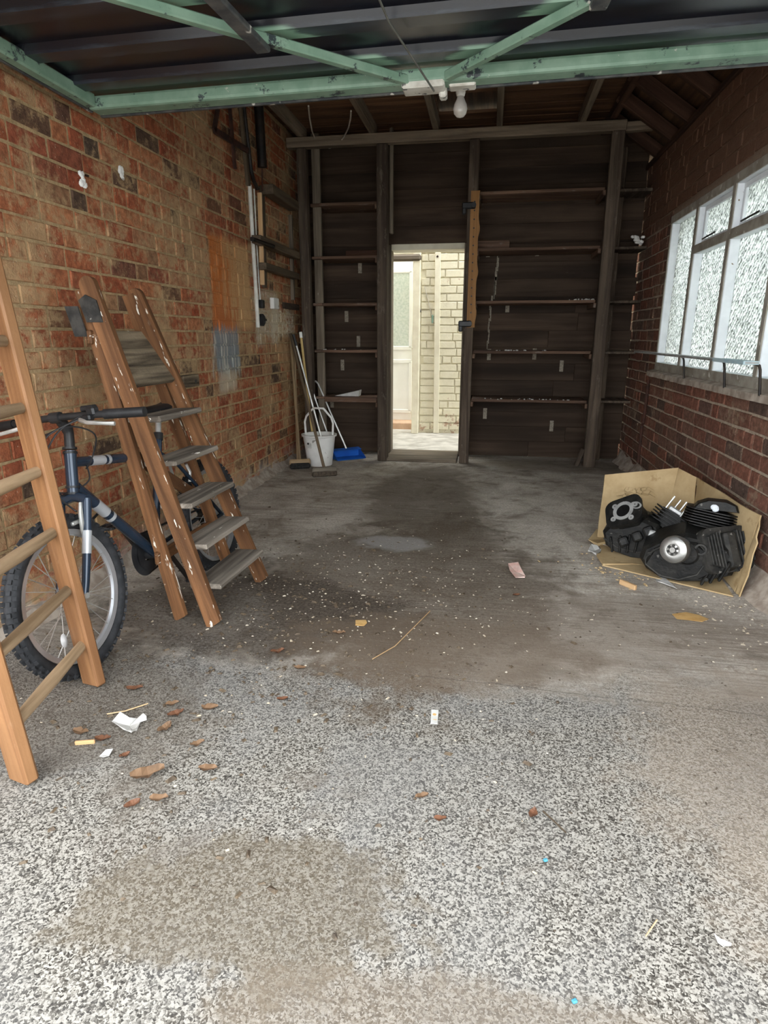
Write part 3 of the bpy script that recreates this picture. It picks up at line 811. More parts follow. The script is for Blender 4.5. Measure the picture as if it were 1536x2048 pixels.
# orange notched strip with holes, clipped to the right doorway post
st = thing('notched_strip', (-.165, YP - .06, .0), 'orange wooden strip with a row of holes clamped to the doorway post', 'strip')
pa, pb = onY(948, 382, YP - .055), onY(948, 655, YP - .055)
zt, zb = pa.z, pb.z; L = zt - zb
poly = [(-.036, 0)]
n = 40
right = []
for i in range(n + 1):
    t = i / n; wv = .032 + .012 * max(0, math.sin(t * 2 * PI * 3.2 - .6)) ** 2 + random.uniform(-.001, .001)
    right.append((wv, t * L))
poly = [(-.036, 0)] + right + [(-.036, L)]
cx = -.166
b = MB(); b.prism(poly, (cx, YP - .058, zb), (1, 0, 0), (0, 0, 1), .018); b.build('strip_board', 'strip', st)
for i in range(14):
    b = MB(); b.lathe([(0, 0), (.006, 0), (.006, .0012), (0, .0012)], (cx - .004, YP - .0671, zb + .12 + i * (L - .2) / 13), (0, -1, 0), 10); b.build('hole', 'black', st)
for zc in (zt - .11, zb + .03):
    b = MB(); b.box((cx - .05, YP - .075, zc), (.11, .03, .05), None, .008); b.box((cx - .085, YP - .07, zc - .03), (.035, .03, .07), None, .008); b.lathe([(0, 0), (.02, 0), (.02, .02), (0, .02)], (cx - .01, YP - .09, zc), (0, -1, 0), 10)
    b.build('clamp', 'black', st)
# ---- bulb on its flex
bp = onY(920, 236, 3.2)
bl = thing('light_bulb', (bp.x, 3.2, bp.z), 'bare clear light bulb hanging in a white holder under the roof', 'light bulb')
b = MB(); b.lathe([(0, .0), (.016, .004), (.027, .016), (.032, .034), (.029, .052), (.019, .072), (.014, .085)], (bp.x, 3.2, bp.z), (0, 0, 1), 20); b.build('bulb', 'bulbglass', bl, smooth=True)
b = MB(); b.lathe([(.014, .084), (.018, .086), (.022, .1), (.021, .135), (.012, .15), (.006, .165), (0, .166)], (bp.x, 3.2, bp.z), (0, 0, 1), 16); b.build('lamp_holder', 'whitebr', bl, smooth=True)
tubeobj('flex', 'cord', [(bp.x, 3.2, bp.z + .16), (bp.x + .004, 3.2, 2.5), (bp.x, 3.2, 2.77)], .004, bl, 6)
# flex looping along the roof at the left
pp = [onY(617, 212, 4.85), onY(619, 235, 5.05), onY(624, 262, 5.35), onY(632, 283, 5.71), onY(645, 294, 5.73), onY(660, 296, 5.73), onY(675, 289, 5.72), onY(688, 274, 5.52), onY(697, 255, 5.3), onY(701, 236, 5.15), onY(702, 222, 5.0)]
tag(tubeobj('hanging_wire', 'cord', pp, .006), 'pale loose wire looping down from the roof boards', 'wire')

# ================================================================== overhead garage door
ZD = 2.052; GY0, GY1 = .615, 2.74; GX0, GX1 = -1.66, 1.16
gd = thing('garage_door', (-.25, 1.7, ZD), 'dark blue up-and-over garage door with pale green frame raised overhead', 'garage door')
prof = []
y = GY0
while y < GY1 - .08:
    prof += [(y, ZD + .028), (y + .03, ZD + .028), (y + .045, ZD + .002), (y + .115, ZD + .002), (y + .13, ZD + .028)]
    y += .265
prof.append((GY1, ZD + .028))
prof = [p for p in prof if p[0] <= GY1]
b = MB(); vs, fs = [], []
for (y, z) in prof: vs += [(GX0, y, z), (GX1, y, z), (GX0, y, z + .003), (GX1, y, z + .003)]
for i in range(len(prof) - 1):
    a = 4 * i; fs += [(a, a + 1, a + 5, a + 4), (a + 2, a + 6, a + 7, a + 3)]
b.raw(vs, fs); b.build('door_panel', 'navy', gd)
b = MB(); b.box(((GX0 + GX1) / 2, GY1 - .045, ZD - .012), (GX1 - GX0, .085, .05), None, .012, 2); b.build('end_rail', 'green', gd)
boxobj('end_lip', 'darkrail', ((GX0 + GX1) / 2, GY1 + .006, ZD - .024), (GX1 - GX0, .016, .032), gd, bev=.003)
for x in (GX0 + .02, GX1 - .02):
    boxobj('side_rail', 'green', (x, (GY0 + GY1) / 2 - .04, ZD - .008), (.045, GY1 - GY0 - .1, .05), gd, bev=.006)
    boxobj('side_lip', 'darkrail', (x + (-.03 if x < 0 else .03), (GY0 + GY1) / 2 - .02, ZD - .02), (.014, GY1 - GY0 - .04, .03), gd, bev=.003)
boxobj('hinge_rail', 'green', ((GX0 + GX1) / 2, GY0 + .03, ZD - .008), (GX1 - GX0, .06, .05), gd, bev=.006)
LK = Vector((-.27, 2.70, ZD - .03))
for (a, c) in (((-.33, 2.69), (-1.55, 1.42)), ((-.20, 2.66), (1.05, 1.38))):
    barobj('diagonal_brace', 'green', (a[0], a[1], ZD - .022), (c[0], c[1], ZD - .022), .03, .032, gd, (0, 0, 1))
barobj('cross_brace', 'darkrail', (-.765, 2.25, ZD - .05), (-.80, 1.75, ZD - .05), .02, .05, gd, (0, 0, 1))
barobj('cross_brace', 'darkrail', (.262, 2.18, ZD - .05), (.30, 1.75, ZD - .05), .02, .05, gd, (0, 0, 1))
b = MB(); b.box(LK + Vector((-.02, .0, -.006)), (.16, .09, .03), None, .006); b.box(LK + Vector((.05, .045, -.012)), (.03, .05, .05), None, .006)
b.box(LK + Vector((.125, .02, .0)), (.10, .06, .03), None, .005)
b.build('lock_plate', 'whitebr', gd)
tubeobj('lock_cable', 'wire', [LK + Vector((.02, -.02, -.03)), (-.31, 2.4, ZD - .035), (-.345, 2.2, ZD - .03), (-.35, 2.05, ZD - .035), (-.37, 1.7, ZD - .03)], .0035, gd, 6)
gd.rotation_euler = (0, -.0155, 0)          # the raised door hangs slightly out of level

# ================================================================== bicycle leaning by the left wall
BA, BB_ = Vector((-1.305, 1.727, 0)), Vector((-1.265, 2.735, 0))
bu = (BB_ - BA).normalized(); bs0 = Vector((bu.y, -bu.x, 0)); lean = math.radians(7)
bv = Vector((0, 0, 1)) * math.cos(lean) - bs0 * math.sin(lean); bs = bs0 * math.cos(lean) + Vector((0, 0, 1)) * math.sin(lean)
def BP(u, v, s=0.0): return BA + bu * u + bv * v + bs * s
bk = thing('bicycle', BP(.5, 0), 'dark blue mountain bike with silver decals leaning behind the step ladder', 'bicycle')
WR = .272; WB = (BB_ - BA).length
def wheel(name, cu, refl):
    C = BP(cu, WR); b = MB(); R = axes(bs, bv)
    pr = []
    for k in range(13):
        a = -PI * .82 + 2 * PI * .82 * k / 12
        pr.append((WR - .026 + .0235 * math.cos(a), .023 * math.sin(a)))
    b.lathe(pr, C, bs, 56, bv, cap=False)
    for i in range(52):                                     # tread knobs
        for j, a in enumerate((-.95, -.4, .4, .95)):
            w_ = 2 * PI * (i + (.5 if j in (1, 2) else 0)) / 52
            d = (R @ Vector((math.cos(w_), math.sin(w_), 0)))
            nrm = d * math.cos(a) + bs * math.sin(a)
            p = C + d * (WR - .026) + nrm * .0255
            b.box(p, (.011, .013, .010), axes(nrm, bs), 0)
    W = b.build(name, 'tyre', bk, smooth=True)
    b = MB(); b.lathe([(.224, -.012), (.206, -.009), (.202, 0), (.206, .009), (.224, .012), (.221, 0), (.224, -.012)], C, bs, 56, bv, cap=False); b.build('rim', 'rim', W, smooth=True)
    b = MB(); b.lathe([(0, -.048), (.006, -.048), (.006, -.036), (.02, -.034), (.02, -.030), (.011, -.026), (.011, .026), (.02, .030), (.02, .034), (.006, .036), (.006, .048), (0, .048)], C, bs, 14, bv); b.build('hub', 'alu', W, smooth=True)
    for i in range(28):
        w_ = 2 * PI * i / 28; sd = .031 if i % 2 else -.031; off = .75 if (i // 2) % 2 else -.75
        p0 = C + R @ Vector((math.cos(w_ + off) * .018, math.sin(w_ + off) * .018, sd)); p1 = C + R @ Vector((math.cos(w_) * .206, math.sin(w_) * .206, sd * .15))
        tubeobj('spoke', 'spoke', [p0, p1], .0015, W, 4)
    for ang in refl:
        p = C + R @ Vector((math.cos(ang) * .15, math.sin(ang) * .15, .014)); b = MB()
        b.lathe([(0, .006), (.012, .005), (.024, 0), (.012, -.004), (0, -.004)], p, bs, 16, bv, 1, .62); b.build('reflector', 'reflector', W, smooth=True)
wheel('front_wheel', 0, (2.45,)); wheel('rear_wheel', WB, (3.5,))
def fr(name, m, a, c, r, n=2, **k): return tubeobj(name, m, [BP(*a), BP(*c)] if n == 2 else [BP(*q) for q in a], r, bk, 12, **k)
def lerp(a, c, t): return tuple(p + (q - p) * t for p, q in zip(a, c))
hT, hB = (.158, .735, 0), (.124, .595, 0)
fr('head_tube', 'bikeblue', hB, hT, .020)
for t, m_ in ((-.03, 'black'), (1.03, 'black'), (.12, 'black'), (.93, 'black')):
    p = lerp(hB, hT, t); q = lerp(hB, hT, t + .05); fr('headset_ring', m_, p, q, .0235)
def painted(name, a, c, r, cuts):
    """tube with silver decal bands; cuts = [(t0, t1, material)]"""
    first = None
    for (t0, t1, m_) in cuts:
        o = tubeobj(name if first is None else 'decal_band', m_, [BP(*lerp(a, c, t0)), BP(*lerp(a, c, t1))], r, bk if first is None else first, 14)
        if first is None: first = o
def wrapped(name, a, c, r, bands):
    o = tubeobj(name, 'bikeblue', [BP(*a), BP(*c)], r, bk, 14)
    for (t0, t1) in bands: tubeobj('decal_band', 'bikesilver', [BP(*lerp(a, c, t0)), BP(*lerp(a, c, t1))], r + .0006, o, 14)
wrapped('top_tube', (.16, .695, 0), (.668, .628, 0), .0175, [(.16, .30), (.33, .36)])
wrapped('down_tube', (.140, .612, 0), (.50, .25, 0), .0205, [(.21, .34), (.38, .41)])
wrapped('seat_tube', (.50, .25, 0), (.695, .70, 0), .016, [])
fr('seat_post', 'alu', (.695, .70, 0), (.735, .805, 0), .0125)
fr('seat_collar', 'black', (.690, .688, 0), (.702, .716, 0), .020)
for s in (-1, 1):
    fr('seat_stay', 'bikeblue', [(.665, .635, s * .012), (.72, .58, s * .045), (WB, WR, s * .055)], None, .0085, 3)
    fr('chain_stay', 'bikeblue', [(.50, .25, s * .025), (.62, .252, s * .045), (WB, WR, s * .055)], None, .010, 3)
# fork
b = MB(); b.tube([BP(.118, .57, -.055), BP(.120, .578, -.03), BP(.122, .585, 0), BP(.120, .578, .03), BP(.118, .57, .055)], .019, 10); b.build('fork_crown', 'bikeblue', bk, smooth=True)
for s in (-1, 1):
    o = tubeobj('fork_leg', 'bikeblue', [BP(.118, .575, s * .052), BP(.075, .45, s * .052), BP(.02, .31, s * .05), BP(0, .272, s * .05)], [.0155, .0145, .0125, .012], bk, 12)
    tubeobj('decal_band', 'bikesilver', [BP(.083, .472, s * .052), BP(.055, .40, s * .0515)], .0152, o, 12)
    b = MB(); b.tube([BP(.10, .565, s * .038), BP(.080, .53, s * .045), BP(.074, .48, s * .043), BP(.083, .445, s * .038)], [.006, .008, .008, .007], 8); b.box(BP(.075, .505, s * .026), (.012, .05, .014), axes(bv, bs), .003)
    b.build('brake_arm', 'alu', bk, smooth=True)
    b = MB(); b.lathe([(0, 0), (.010, 0), (.010, .012), (0, .012)], BP(0, WR, s * .05), bs * s, 10); b.build('axle_nut', 'alu', bk)
# stem, bar, grips, levers
fr('stem', 'black', [(.160, .742, 0), (.172, .79, 0), (.170, .808, 0), (.150, .835, 0), (.135, .848, 0)], None, [.0165, .0165, .019, .017, .016], 5)
bar = [(.150, .838, .31), (.140, .845, .16), (.132, .850, .05), (.130, .850, 0), (.132, .850, -.05), (.140, .845, -.16), (.150, .838, -.31)]
fr('handlebar', 'black', bar, None, .012, 7)
b = MB(); b.lathe([(.0125, -.02), (.0185, -.018), (.0185, .018), (.0125, .02)], BP(.131, .85, 0), bs, 12); b.build('bar_clamp', 'black', bk)
for s in (-1, 1):
    fr('grip', 'black', (.1415, .844, s * .175), (.151, .837, s * .315), .0165)
    b = MB()
    b.box(BP(.138, .858, s * .135), (.03, .034, .032), axes(bs, bv), .006); b.box(BP(.15, .868, s * .115), (.02, .03, .05), axes(bs, bv), .005); b.box(BP(.125, .840, s * .125), (.022, .03, .03), axes(bs, bv), .005)
    b.build('shifter', 'black', bk)
    tubeobj('brake_lever', 'alu', [BP(.115, .835, s * .10), BP(.092, .826, s * .14), BP(.092, .818, s * .20), BP(.098, .813, s * .235)], [.008, .007, .006, .007], bk, 8)
for pts in ([(.13, .85, .10), (.05, .80, .05), (.02, .70, .0), (.08, .60, -.01), (.15, .60, -.02), (.20, .56, .0)],
            [(.12, .842, .11), (.03, .79, .02), (.03, .66, -.03), (.11, .60, -.02), (.2, .62, .01), (.22, .68, .0)],
            [(.12, .842, -.11), (.04, .76, -.06), (.04, .62, .0), (.08, .55, .02), (.085, .54, .03)],
            [(.13, .85, -.10), (.06, .80, -.02), (.10, .82, .06), (.17, .78, .10), (.18, .70, .06), (.19, .665, .02)]):
    # smooth the control points
    P = [BP(*q) for q in pts]; sm = []
    for i in range(len(P) - 1):
        a0, a1, a2, a3 = P[max(i - 1, 0)], P[i], P[i + 1], P[min(i + 2, len(P) - 1)]
        for k in range(6):
            t = k / 6; sm.append(.5 * ((2 * a1) + (a2 - a0) * t + (2 * a0 - 5 * a1 + 4 * a2 - a3) * t * t + (3 * a1 - a0 - 3 * a2 + a3) * t ** 3))
    sm.append(P[-1]); tubeobj('cable', 'black', sm, .0028, bk, 6)
# saddle
b = MB(); rings = []
for (u, hw, v, dp) in ((.60, .012, .822, .02), (.64, .020, .826, .028), (.70, .026, .824, .036), (.77, .044, .826, .045), (.83, .058, .83, .05), (.865, .054, .836, .045), (.88, .024, .838, .025)):
    rings.append([BP(u, v + .006, -.02), BP(u, v, hw * .7 - .02), BP(u, v - .012, hw - .02), BP(u, v - dp, hw * .75 - .02), BP(u, v - dp, -hw * .75 - .02), BP(u, v - .012, -hw - .02), BP(u, v, -hw * .7 - .02)])
fsx = []
for i in range(len(rings) - 1):
    for k in range(7): fsx.append((7 * i + k, 7 * i + (k + 1) % 7, 7 * i + 7 + (k + 1) % 7, 7 * i + 7 + k))
fsx += [tuple(range(7)), tuple(range(7 * len(rings) - 7, 7 * len(rings)))]
b.raw([p for r in rings for p in r], fsx); b.build('saddle', 'black', bk, smooth=True)
# cranks, chainring, pedals, chain, derailleur
CR = BP(.50, .25)
b = MB(); b.lathe([(.03, -.052), (.082, -.050), (.090, -.047), (.082, -.044), (.03, -.043), (.03, -.038), (.062, -.037), (.066, -.035), (.03, -.034)], CR, bs, 36, bv, cap=False); b.build('chainring', 'black', bk, smooth=True)
b = MB(); b.lathe([(0, -.05), (.022, -.05), (.022, .05), (0, .05)], CR, bs, 16, bv); b.build('bottom_bracket', 'black', bk, smooth=True)
for s, (du, dv) in ((-1, (-.085, .145)), (1, (.085, -.145))):
    b = MB(); b.bar(BP(.50, .25, s * .062), BP(.50 + du, .25 + dv, s * .072), .022, .012, bv, .004); o = b.build('crank_arm', 'iron', bk)
    c = BP(.50 + du, .25 + dv, s * .12); b = MB()
    for q in (-.032, .032): b.bar(c + bu * q - bs * .04, c + bu * q + bs * .04, .012, .016, bv, .003)
    for q in (-.038, .0, .038): b.bar(c + bs * q - bu * .035, c + bs * q + bu * .035, .010, .014, bv, .003)
    pd = b.build('pedal', 'black', bk)
    if s < 0: tubeobj('toe_clip', 'black', [c + bu * -.035 + bs * .03, c - bu * .075 + bv * .02, c - bu * .08 + bv * .055, c - bu * .02 + bv * .075, c + bu * .02 + bv * .06], .006, pd, 6)
tubeobj('chain', 'iron', [BP(.50, .334, -.047), BP(.75, .322, -.05), BP(WB, WR + .035, -.05)], .005, bk, 6)
tubeobj('chain', 'iron', [BP(.50, .166, -.047), BP(.8, .19, -.05), BP(WB - .01, WR - .10, -.05)], .005, bk, 6)
b = MB(); b.lathe([(.012, -.052), (.045, -.05), (.036, -.044), (.028, -.038), (.02, -.034)], BP(WB, WR), bs, 24, bv); b.build('sprockets', 'iron', bk)
b = MB(); b.bar(BP(WB, WR, -.06), BP(WB + .01, WR - .06, -.06), .02, .012, bs); b.bar(BP(WB + .005, WR - .05, -.055), BP(WB - .015, WR - .12, -.055), .022, .014, bs); b.build('derailleur', 'iron', bk)
for s in (-1, 1):
    b = MB(); b.tube([BP(.80, .56, s * .04), BP(.815, .52, s * .044), BP(.80, .48, s * .042)], .007, 8); b.build('brake_arm', 'alu', bk, smooth=True)

# ================================================================== step ladder
sl_ = thing('step_ladder', (-1.09, 2.38, 0), 'paint-splashed brown wooden step ladder with grey treads', 'step ladder')
fN0, fN1 = Vector((-1.024, 2.113, 0)), Vector((-1.452, 2.19, 1.305))
fF0, fF1 = Vector((-1.001, 2.589, 0)), Vector((-1.452, 2.50, 1.285))
rN0, rN1 = Vector((-1.184, 2.150, 0)), Vector((-1.478, 2.20, 1.262))
rF0, rF1 = Vector((-1.165, 2.625, 0)), Vector((-1.47, 2.495, 1.262))
up = Vector((1, 0, .33))
def stile(name, p0, p1, w_, th, round_top=False):
    d = (p1 - p0).normalized(); b = MB()
    R = axes(d, (1, 0, 0)); L = (p1 - p0).length; x = R.col[0]; y = R.col[1]
    poly = [(-w_ / 2, 0), (w_ / 2, 0)]
    if round_top: poly += [(w_ / 2 * math.cos(a), L - w_ / 2 + w_ / 2 * math.sin(a)) for a in [PI * k / 8 for k in range(9)]]
    else: poly += [(w_ / 2, L), (-w_ / 2, L)]
    k = d.x / d.z * -1
    poly[0] = (-w_ / 2, -w_ * .5 * .33); poly[1] = (w_ / 2, w_ * .5 * .33)          # foot cut level with the floor
    b.prism(poly, p0 + Vector((0, 0, .006)), x, d, th)
    return b.build(name, 'step', sl_)
stile('front_stile', fN0, fN1, .062, .026, True); stile('front_stile', fF0, fF1, .062, .026, True)
stile('rear_leg', rN0, rN1, .05, .024); stile('rear_leg', rF0, rF1, .05, .024)
def on(p0, p1, z): return p0 + (p1 - p0) * (z / p1.z)
for i, z in enumerate((.155, .313, .472, .635, .800)):
    a, c = on(fN0, fN1, z), on(fF0, fF1, z); sh = Vector((.012, 0, 0))
    b = MB(); b.bar(a + sh + Vector((0, .013, 0)), c + sh - Vector((0, .013, 0)), .135, .022, (1, 0, .05), .005, .0015); b.build('tread', 'tread', sl_)
z = 1.02; a, c = on(fN0, fN1, z), on(fF0, fF1, z)
b = MB(); b.bar(a + Vector((-.02, .013, .0)), c + Vector((-.02, -.013, .0)), .24, .022, (-.55, 0, .83), .004, .002); b.build('top_board', 'trough', sl_)
for z, m_ in ((.26, 'step'), (1.1, 'step')):
    barobj('rear_rail', m_, on(rN0, rN1, z) + Vector((-.012, -.03, 0)), on(rF0, rF1, z) + Vector((-.012, .03, 0)), .05, .018, sl_, (0, 0, 1))
barobj('rear_brace', 'step', on(rN0, rN1, .66) + Vector((-.01, .02, 0)), on(rF0, rF1, .40) + Vector((-.01, -.02, 0)), .05, .018, sl_, (0, 0, 1))
b = MB(); p = on(fN0, fN1, 1.20)
b.prism([(-.035, -.05), (.03, -.05), (.035, .03), (.0, .05), (-.035, .03)], p + Vector((-.015, -.016, 0)), (1, 0, 0), (-.3, 0, 1), .006)
b.prism([(-.03, -.06), (.022, -.06), (.022, .05), (-.03, .05)], p + Vector((-.075, -.016, -.04)), (1, 0, 0), (-.25, 0, 1), .006)
b.build('hinge', 'engine2', sl_)
b = MB(); p = on(fF0, fF1, 1.20)
b.prism([(-.035, -.05), (.03, -.05), (.035, .03), (.0, .05), (-.035, .03)], p + Vector((-.015, .016, 0)), (1, 0, 0), (-.3, 0, 1), .006); b.build('hinge', 'engine2', sl_)

# ================================================================== pole ladder in the left foreground
ld = thing('wooden_ladder', (-1.19, 1.42, 0), 'varnished wooden ladder with round rungs standing in the left foreground', 'ladder')
lA0, lB0 = Vector((-1.232, 1.640, 0)), Vector((-1.132, 1.190, 0)); ldir = Vector((-.120, .012, 1.0))
for p0 in (lA0, lB0):
    d = ldir.normalized(); b = MB(); b.bar(p0 + d * .004, p0 + d * 1.92, .080, .036, (1, -.35, 0), .006, .001); b.build('stile', 'ladder', ld)
for i in range(10):
    z = .15 + i * .188; d = ldir * z
    tubeobj('rung', 'rung', [lA0 + d + Vector((.001, -.008, 0)), (lA0 + lB0) / 2 + d, lB0 + d + Vector((-.001, .008, 0))], [.016, .0195, .016], ld, 10)

# ================================================================== tools in the left rear corner
# bucket
bc = Vector((-1.46, 5.34, 0)); bkt = thing('mop_bucket', bc, 'white plastic mop bucket with raised handle in the corner', 'bucket')
b = MB(); hgt = .275
b.lathe([(0, .012), (.10, .012), (.103, 0), (.11, .0), (.112, .02), (.142, hgt - .02), (.156, hgt - .016), (.158, hgt), (.140, hgt), (.136, hgt - .02), (.106, .03), (0, .028)], bc, (0, 0, 1), 28); b.build('pail', 'whitepl', bkt, smooth=True)
b = MB(); b.lathe([(.135, hgt - .03), (.10, hgt - .05), (.06, hgt - .06), (.0, hgt - .062)], bc, (0, 0, 1), 20, cap=False); b.build('wringer', 'whitepl', bkt, smooth=True)
hx = Vector((.97, -.25, 0))
tubeobj('handle', 'whitepl', [bc + hx * -.135 + Vector((0, 0, hgt - .01)), bc + hx * -.142 + Vector((0, 0, hgt + .10)), bc + hx * -.125 + Vector((0, 0, hgt + .15)), bc + hx * -.05 + Vector((0, 0, hgt + .225)), bc + hx * .05 + Vector((0, 0, hgt + .225)), bc + hx * .125 + Vector((0, 0, hgt + .15)), bc + hx * .142 + Vector((0, 0, hgt + .10)), bc + hx * .135 + Vector((0, 0, hgt - .01))], .0095, bkt, 8)
b = MB(); q = Vector((-.25, -.97, 0)); b.box(bc + q * .127 + Vector((-.025, 0, .19)), (.04, .003, .05), axes((0, 0, 1), (.97, -.25, 0)), .001); b.build('sticker', 'paper', bkt)
b = MB()
for k in range(2): b.box(bc + q * .129 + Vector((-.035 + .02 * k, 0, .205 - .03 * k)), (.014, .002, .016), axes((0, 0, 1), (.97, -.25, 0)), 0)
b.build('sticker_print', 'iron', bkt)
# push broom in front of the bucket
p0 = onZ(641, 935, .05); pt = onX(581, 668, XL + .03)
bh = thing('push_broom', (p0.x, p0.y, 0), 'dark-handled push broom with wide brown head in front of the bucket', 'broom')
a = onZ(624, 943, .045); c = a + Vector((.185, .09, 0))
b = MB(); b.bar(a, c, .06, .035, (0, 0, 1), .006); o = b.build('head', 'broomhead', bh)
b = MB(); b.bar(a + Vector((0, 0, -.024)), c + Vector((0, 0, -.024)), .045, .05, (0, 0, 1), .008, .003); b.build('bristles', 'bristle_b', bh)
tubeobj('handle', 'handle_dark', [(a + c) / 2 + Vector((0, 0, .015)), pt], .0125, bh, 8)
# hand-swept broom with black bristles against the wall
p0 = onZ(600, 925, .06); p0.x = max(p0.x, XL + .11); pt = onX(581, 672, XL + .018)
bh = thing('sweeping_broom', (p0.x, p0.y, 0), 'tan-handled broom with black bristles against the brick wall', 'broom')
a, c = p0 + Vector((-.085, -.03, .0)), p0 + Vector((.085, .03, .0))
b = MB(); b.bar(a, c, .06, .03, (0, 0, 1), .012); b.build('head', 'handle_tan', bh)
b = MB(); b.bar(a + Vector((0, 0, -.028)), c + Vector((0, 0, -.028)), .05, .06, (0, 0, 1), .015, .004); b.build('bristles', 'bristle', bh)
tubeobj('handle', 'handle_tan', [p0 + Vector((0, .0, .01)), pt], .0125, bh, 8)
# other poles
tag(tubeobj('broom_stick', 'handle_tan', [Vector((XL + .07, 5.42, .002)), onX(588, 680, XL + .03)], .012), 'plain tan broom stick standing close to the brick wall', 'pole')
c1 = Vector((-1.545, 5.50, .004)); c2 = onY(601, 664, 5.56)
cn = thing('bamboo_cane', c1, 'straight yellow cane with white tip standing behind the bucket', 'pole')
tubeobj('cane_shaft', 'cane', [c1, c2 - (c2 - c1).normalized() * .05], .011, cn, 8); tubeobj('tip', 'whitepl', [c2 - (c2 - c1).normalized() * .05, c2], .0135, cn, 8)
m0 = bc + Vector((.02, .03, .20)); m1 = onY(593, 692, 5.44)
mp = thing('mop', bc + Vector((.02, .03, .20)), 'thin white-handled mop standing in the bucket', 'mop')
tubeobj('mop_handle', 'alu', [m0, m1], .009, mp, 8)
tubeobj('mop_grip', 'black', [m1, m1 + (m1 - m0).normalized() * .10], .012, mp, 8)
b = MB(); b.lathe([(.012, .07), (.05, .04), (.07, .0), (0, 0)], m0 + Vector((0, 0, -.02)), (0, 0, 1), 14); b.build('mop_head', 'paper', mp, smooth=True)
# dustpan on a tall wire handle
dp = thing('dustpan', onZ(692, 912, 0), 'bright blue dustpan with tall metal handle next to the bucket', 'dustpan')
A_, B_, C_, D_ = onZ(664, 902, .075), onZ(671, 923, .004), onZ(714, 905, .004), onZ(700, 893, .075)
B_ = Vector((-1.335, 5.50, .004)); C_ = Vector((-1.105, 5.68, .004)); d_ = Vector((-.6, .8, 0)).normalized()
A_ = B_ + d_ * .16; D_ = C_ + d_ * .16
b = MB(); upz = Vector((0, 0, 1))
T = .004
def slab(p, q, r_, s_):
    n_ = (q - p).cross(s_ - p).normalized() * T
    b.raw([p, q, r_, s_, p + n_, q + n_, r_ + n_, s_ + n_], [(0, 1, 2, 3), (7, 6, 5, 4), (0, 4, 5, 1), (1, 5, 6, 2), (2, 6, 7, 3), (3, 7, 4, 0)])
slab(B_, C_, D_, A_)
slab(A_, D_, D_ + upz * .085, A_ + upz * .085)
slab(B_, A_, A_ + upz * .085, B_ + upz * .012)
slab(D_, C_, C_ + upz * .012, D_ + upz * .085)
m1_, m2_ = A_ + (B_ - A_) * .0, D_
slab(A_ + upz * .085, D_ + upz * .085, D_ + (C_ - D_) * .45 + upz * .075, A_ + (B_ - A_) * .45 + upz * .075)
b.build('pan', 'bluepl', dp)
hb0 = (A_ + D_) / 2 + upz * .085 + (B_ - A_) * .2
hk = onY(636, 767, hb0.y + .02)
tubeobj('handle', 'alu', [hb0, hk, hk + Vector((-.02, 0, .02)), hk + Vector((-.075, 0, .012)), hk + Vector((-.10, 0, .03))], .0085, dp, 8)
tubeobj('side_rod', 'alu', [A_ + upz * .07 + Vector((.02, .02, 0)), onY(619, 765, A_.y + .0), onY(617, 752, A_.y), onY(609, 740, A_.y)], .008, dp, 8)

# ================================================================== fittings on the left brick wall
X1 = XL + .012
def wallbar(name, m, a, c, w_, th, label, cat, X=XL, group=None):
    pa, pc = onX(*a, X + th / 2 + .002), onX(*c, X + th / 2 + .002)
    b = MB(); b.bar(pa, pc, w_, th, (0, 1, 0) if abs(pa.z - pc.z) > abs(pa.y - pc.y) else (0, 0, 1), .003)
    return tag(b.build(name, m), label, cat, group)
pc_ = [onX(499, 370, X1), onX(505, 470, X1), onX(513, 600, X1), onX(516, 655, X1)]
tag(tubeobj('conduit', 'conduit', pc_, .015), 'white plastic conduit running down the brick wall to the black switch', 'conduit')
pc_ = [onX(508, 378, X1), onX(514, 500, X1), onX(520, 600, X1)]
tag(tubeobj('thin_conduit', 'conduit', pc_, .006), 'thin pale cable running beside the white conduit', 'cable')
wallbar('wall_batten', 'handle_dark', (524, 372), (529, 575), .045, .03, 'brown vertical wooden batten right of the white conduit', 'batten')
wallbar('pale_batten', 'chip', (519, 385), (525, 570), .012, .034, 'pale thin lath on the brown batten edge', 'batten', XL + .03)
wallbar('corner_batten', 'palepost', (581, 430), (586, 600), .035, .03, 'short pale batten near the left rear corner post', 'batten')
def rail(a, c, label, w_=.05, th=.06, m='handle_dark'):
    return wallbar('wall_rail', m, a, c, w_, th, label, 'rail', XL + .034, 'wooden rails on the left wall')
def rail2(z, ya, yb, label, w_, th, x=XL + .07, m='handle_dark'):
    b = MB(); b.bar((x, ya, z), (x, yb, z), w_, th, (0, 0, 1), .004); return tag(b.build('wall_rail', m), label, 'rail', 'wooden rails on the left wall')
za = onX(535, 378, XL + .07); rail2(za.z, za.y, 5.58, 'highest wooden rail on the left wall near the corner', .07, .09)
za = onX(512, 478, XL + .07); rail2(za.z, za.y, 5.58, 'middle dark wooden rail with iron bar on the left wall', .055, .07)
za = onX(525, 532, XL + .07); rail2(za.z, za.y, 5.58, 'lowest wooden rail on the left wall near the corner', .05, .06)
pa = onX(504, 478, XL + .10); tag(tubeobj('iron_bar', 'iron', [pa, pa + Vector((0, .45, .01))], .016), 'black iron bar sticking out along the middle wall rail', 'bar')
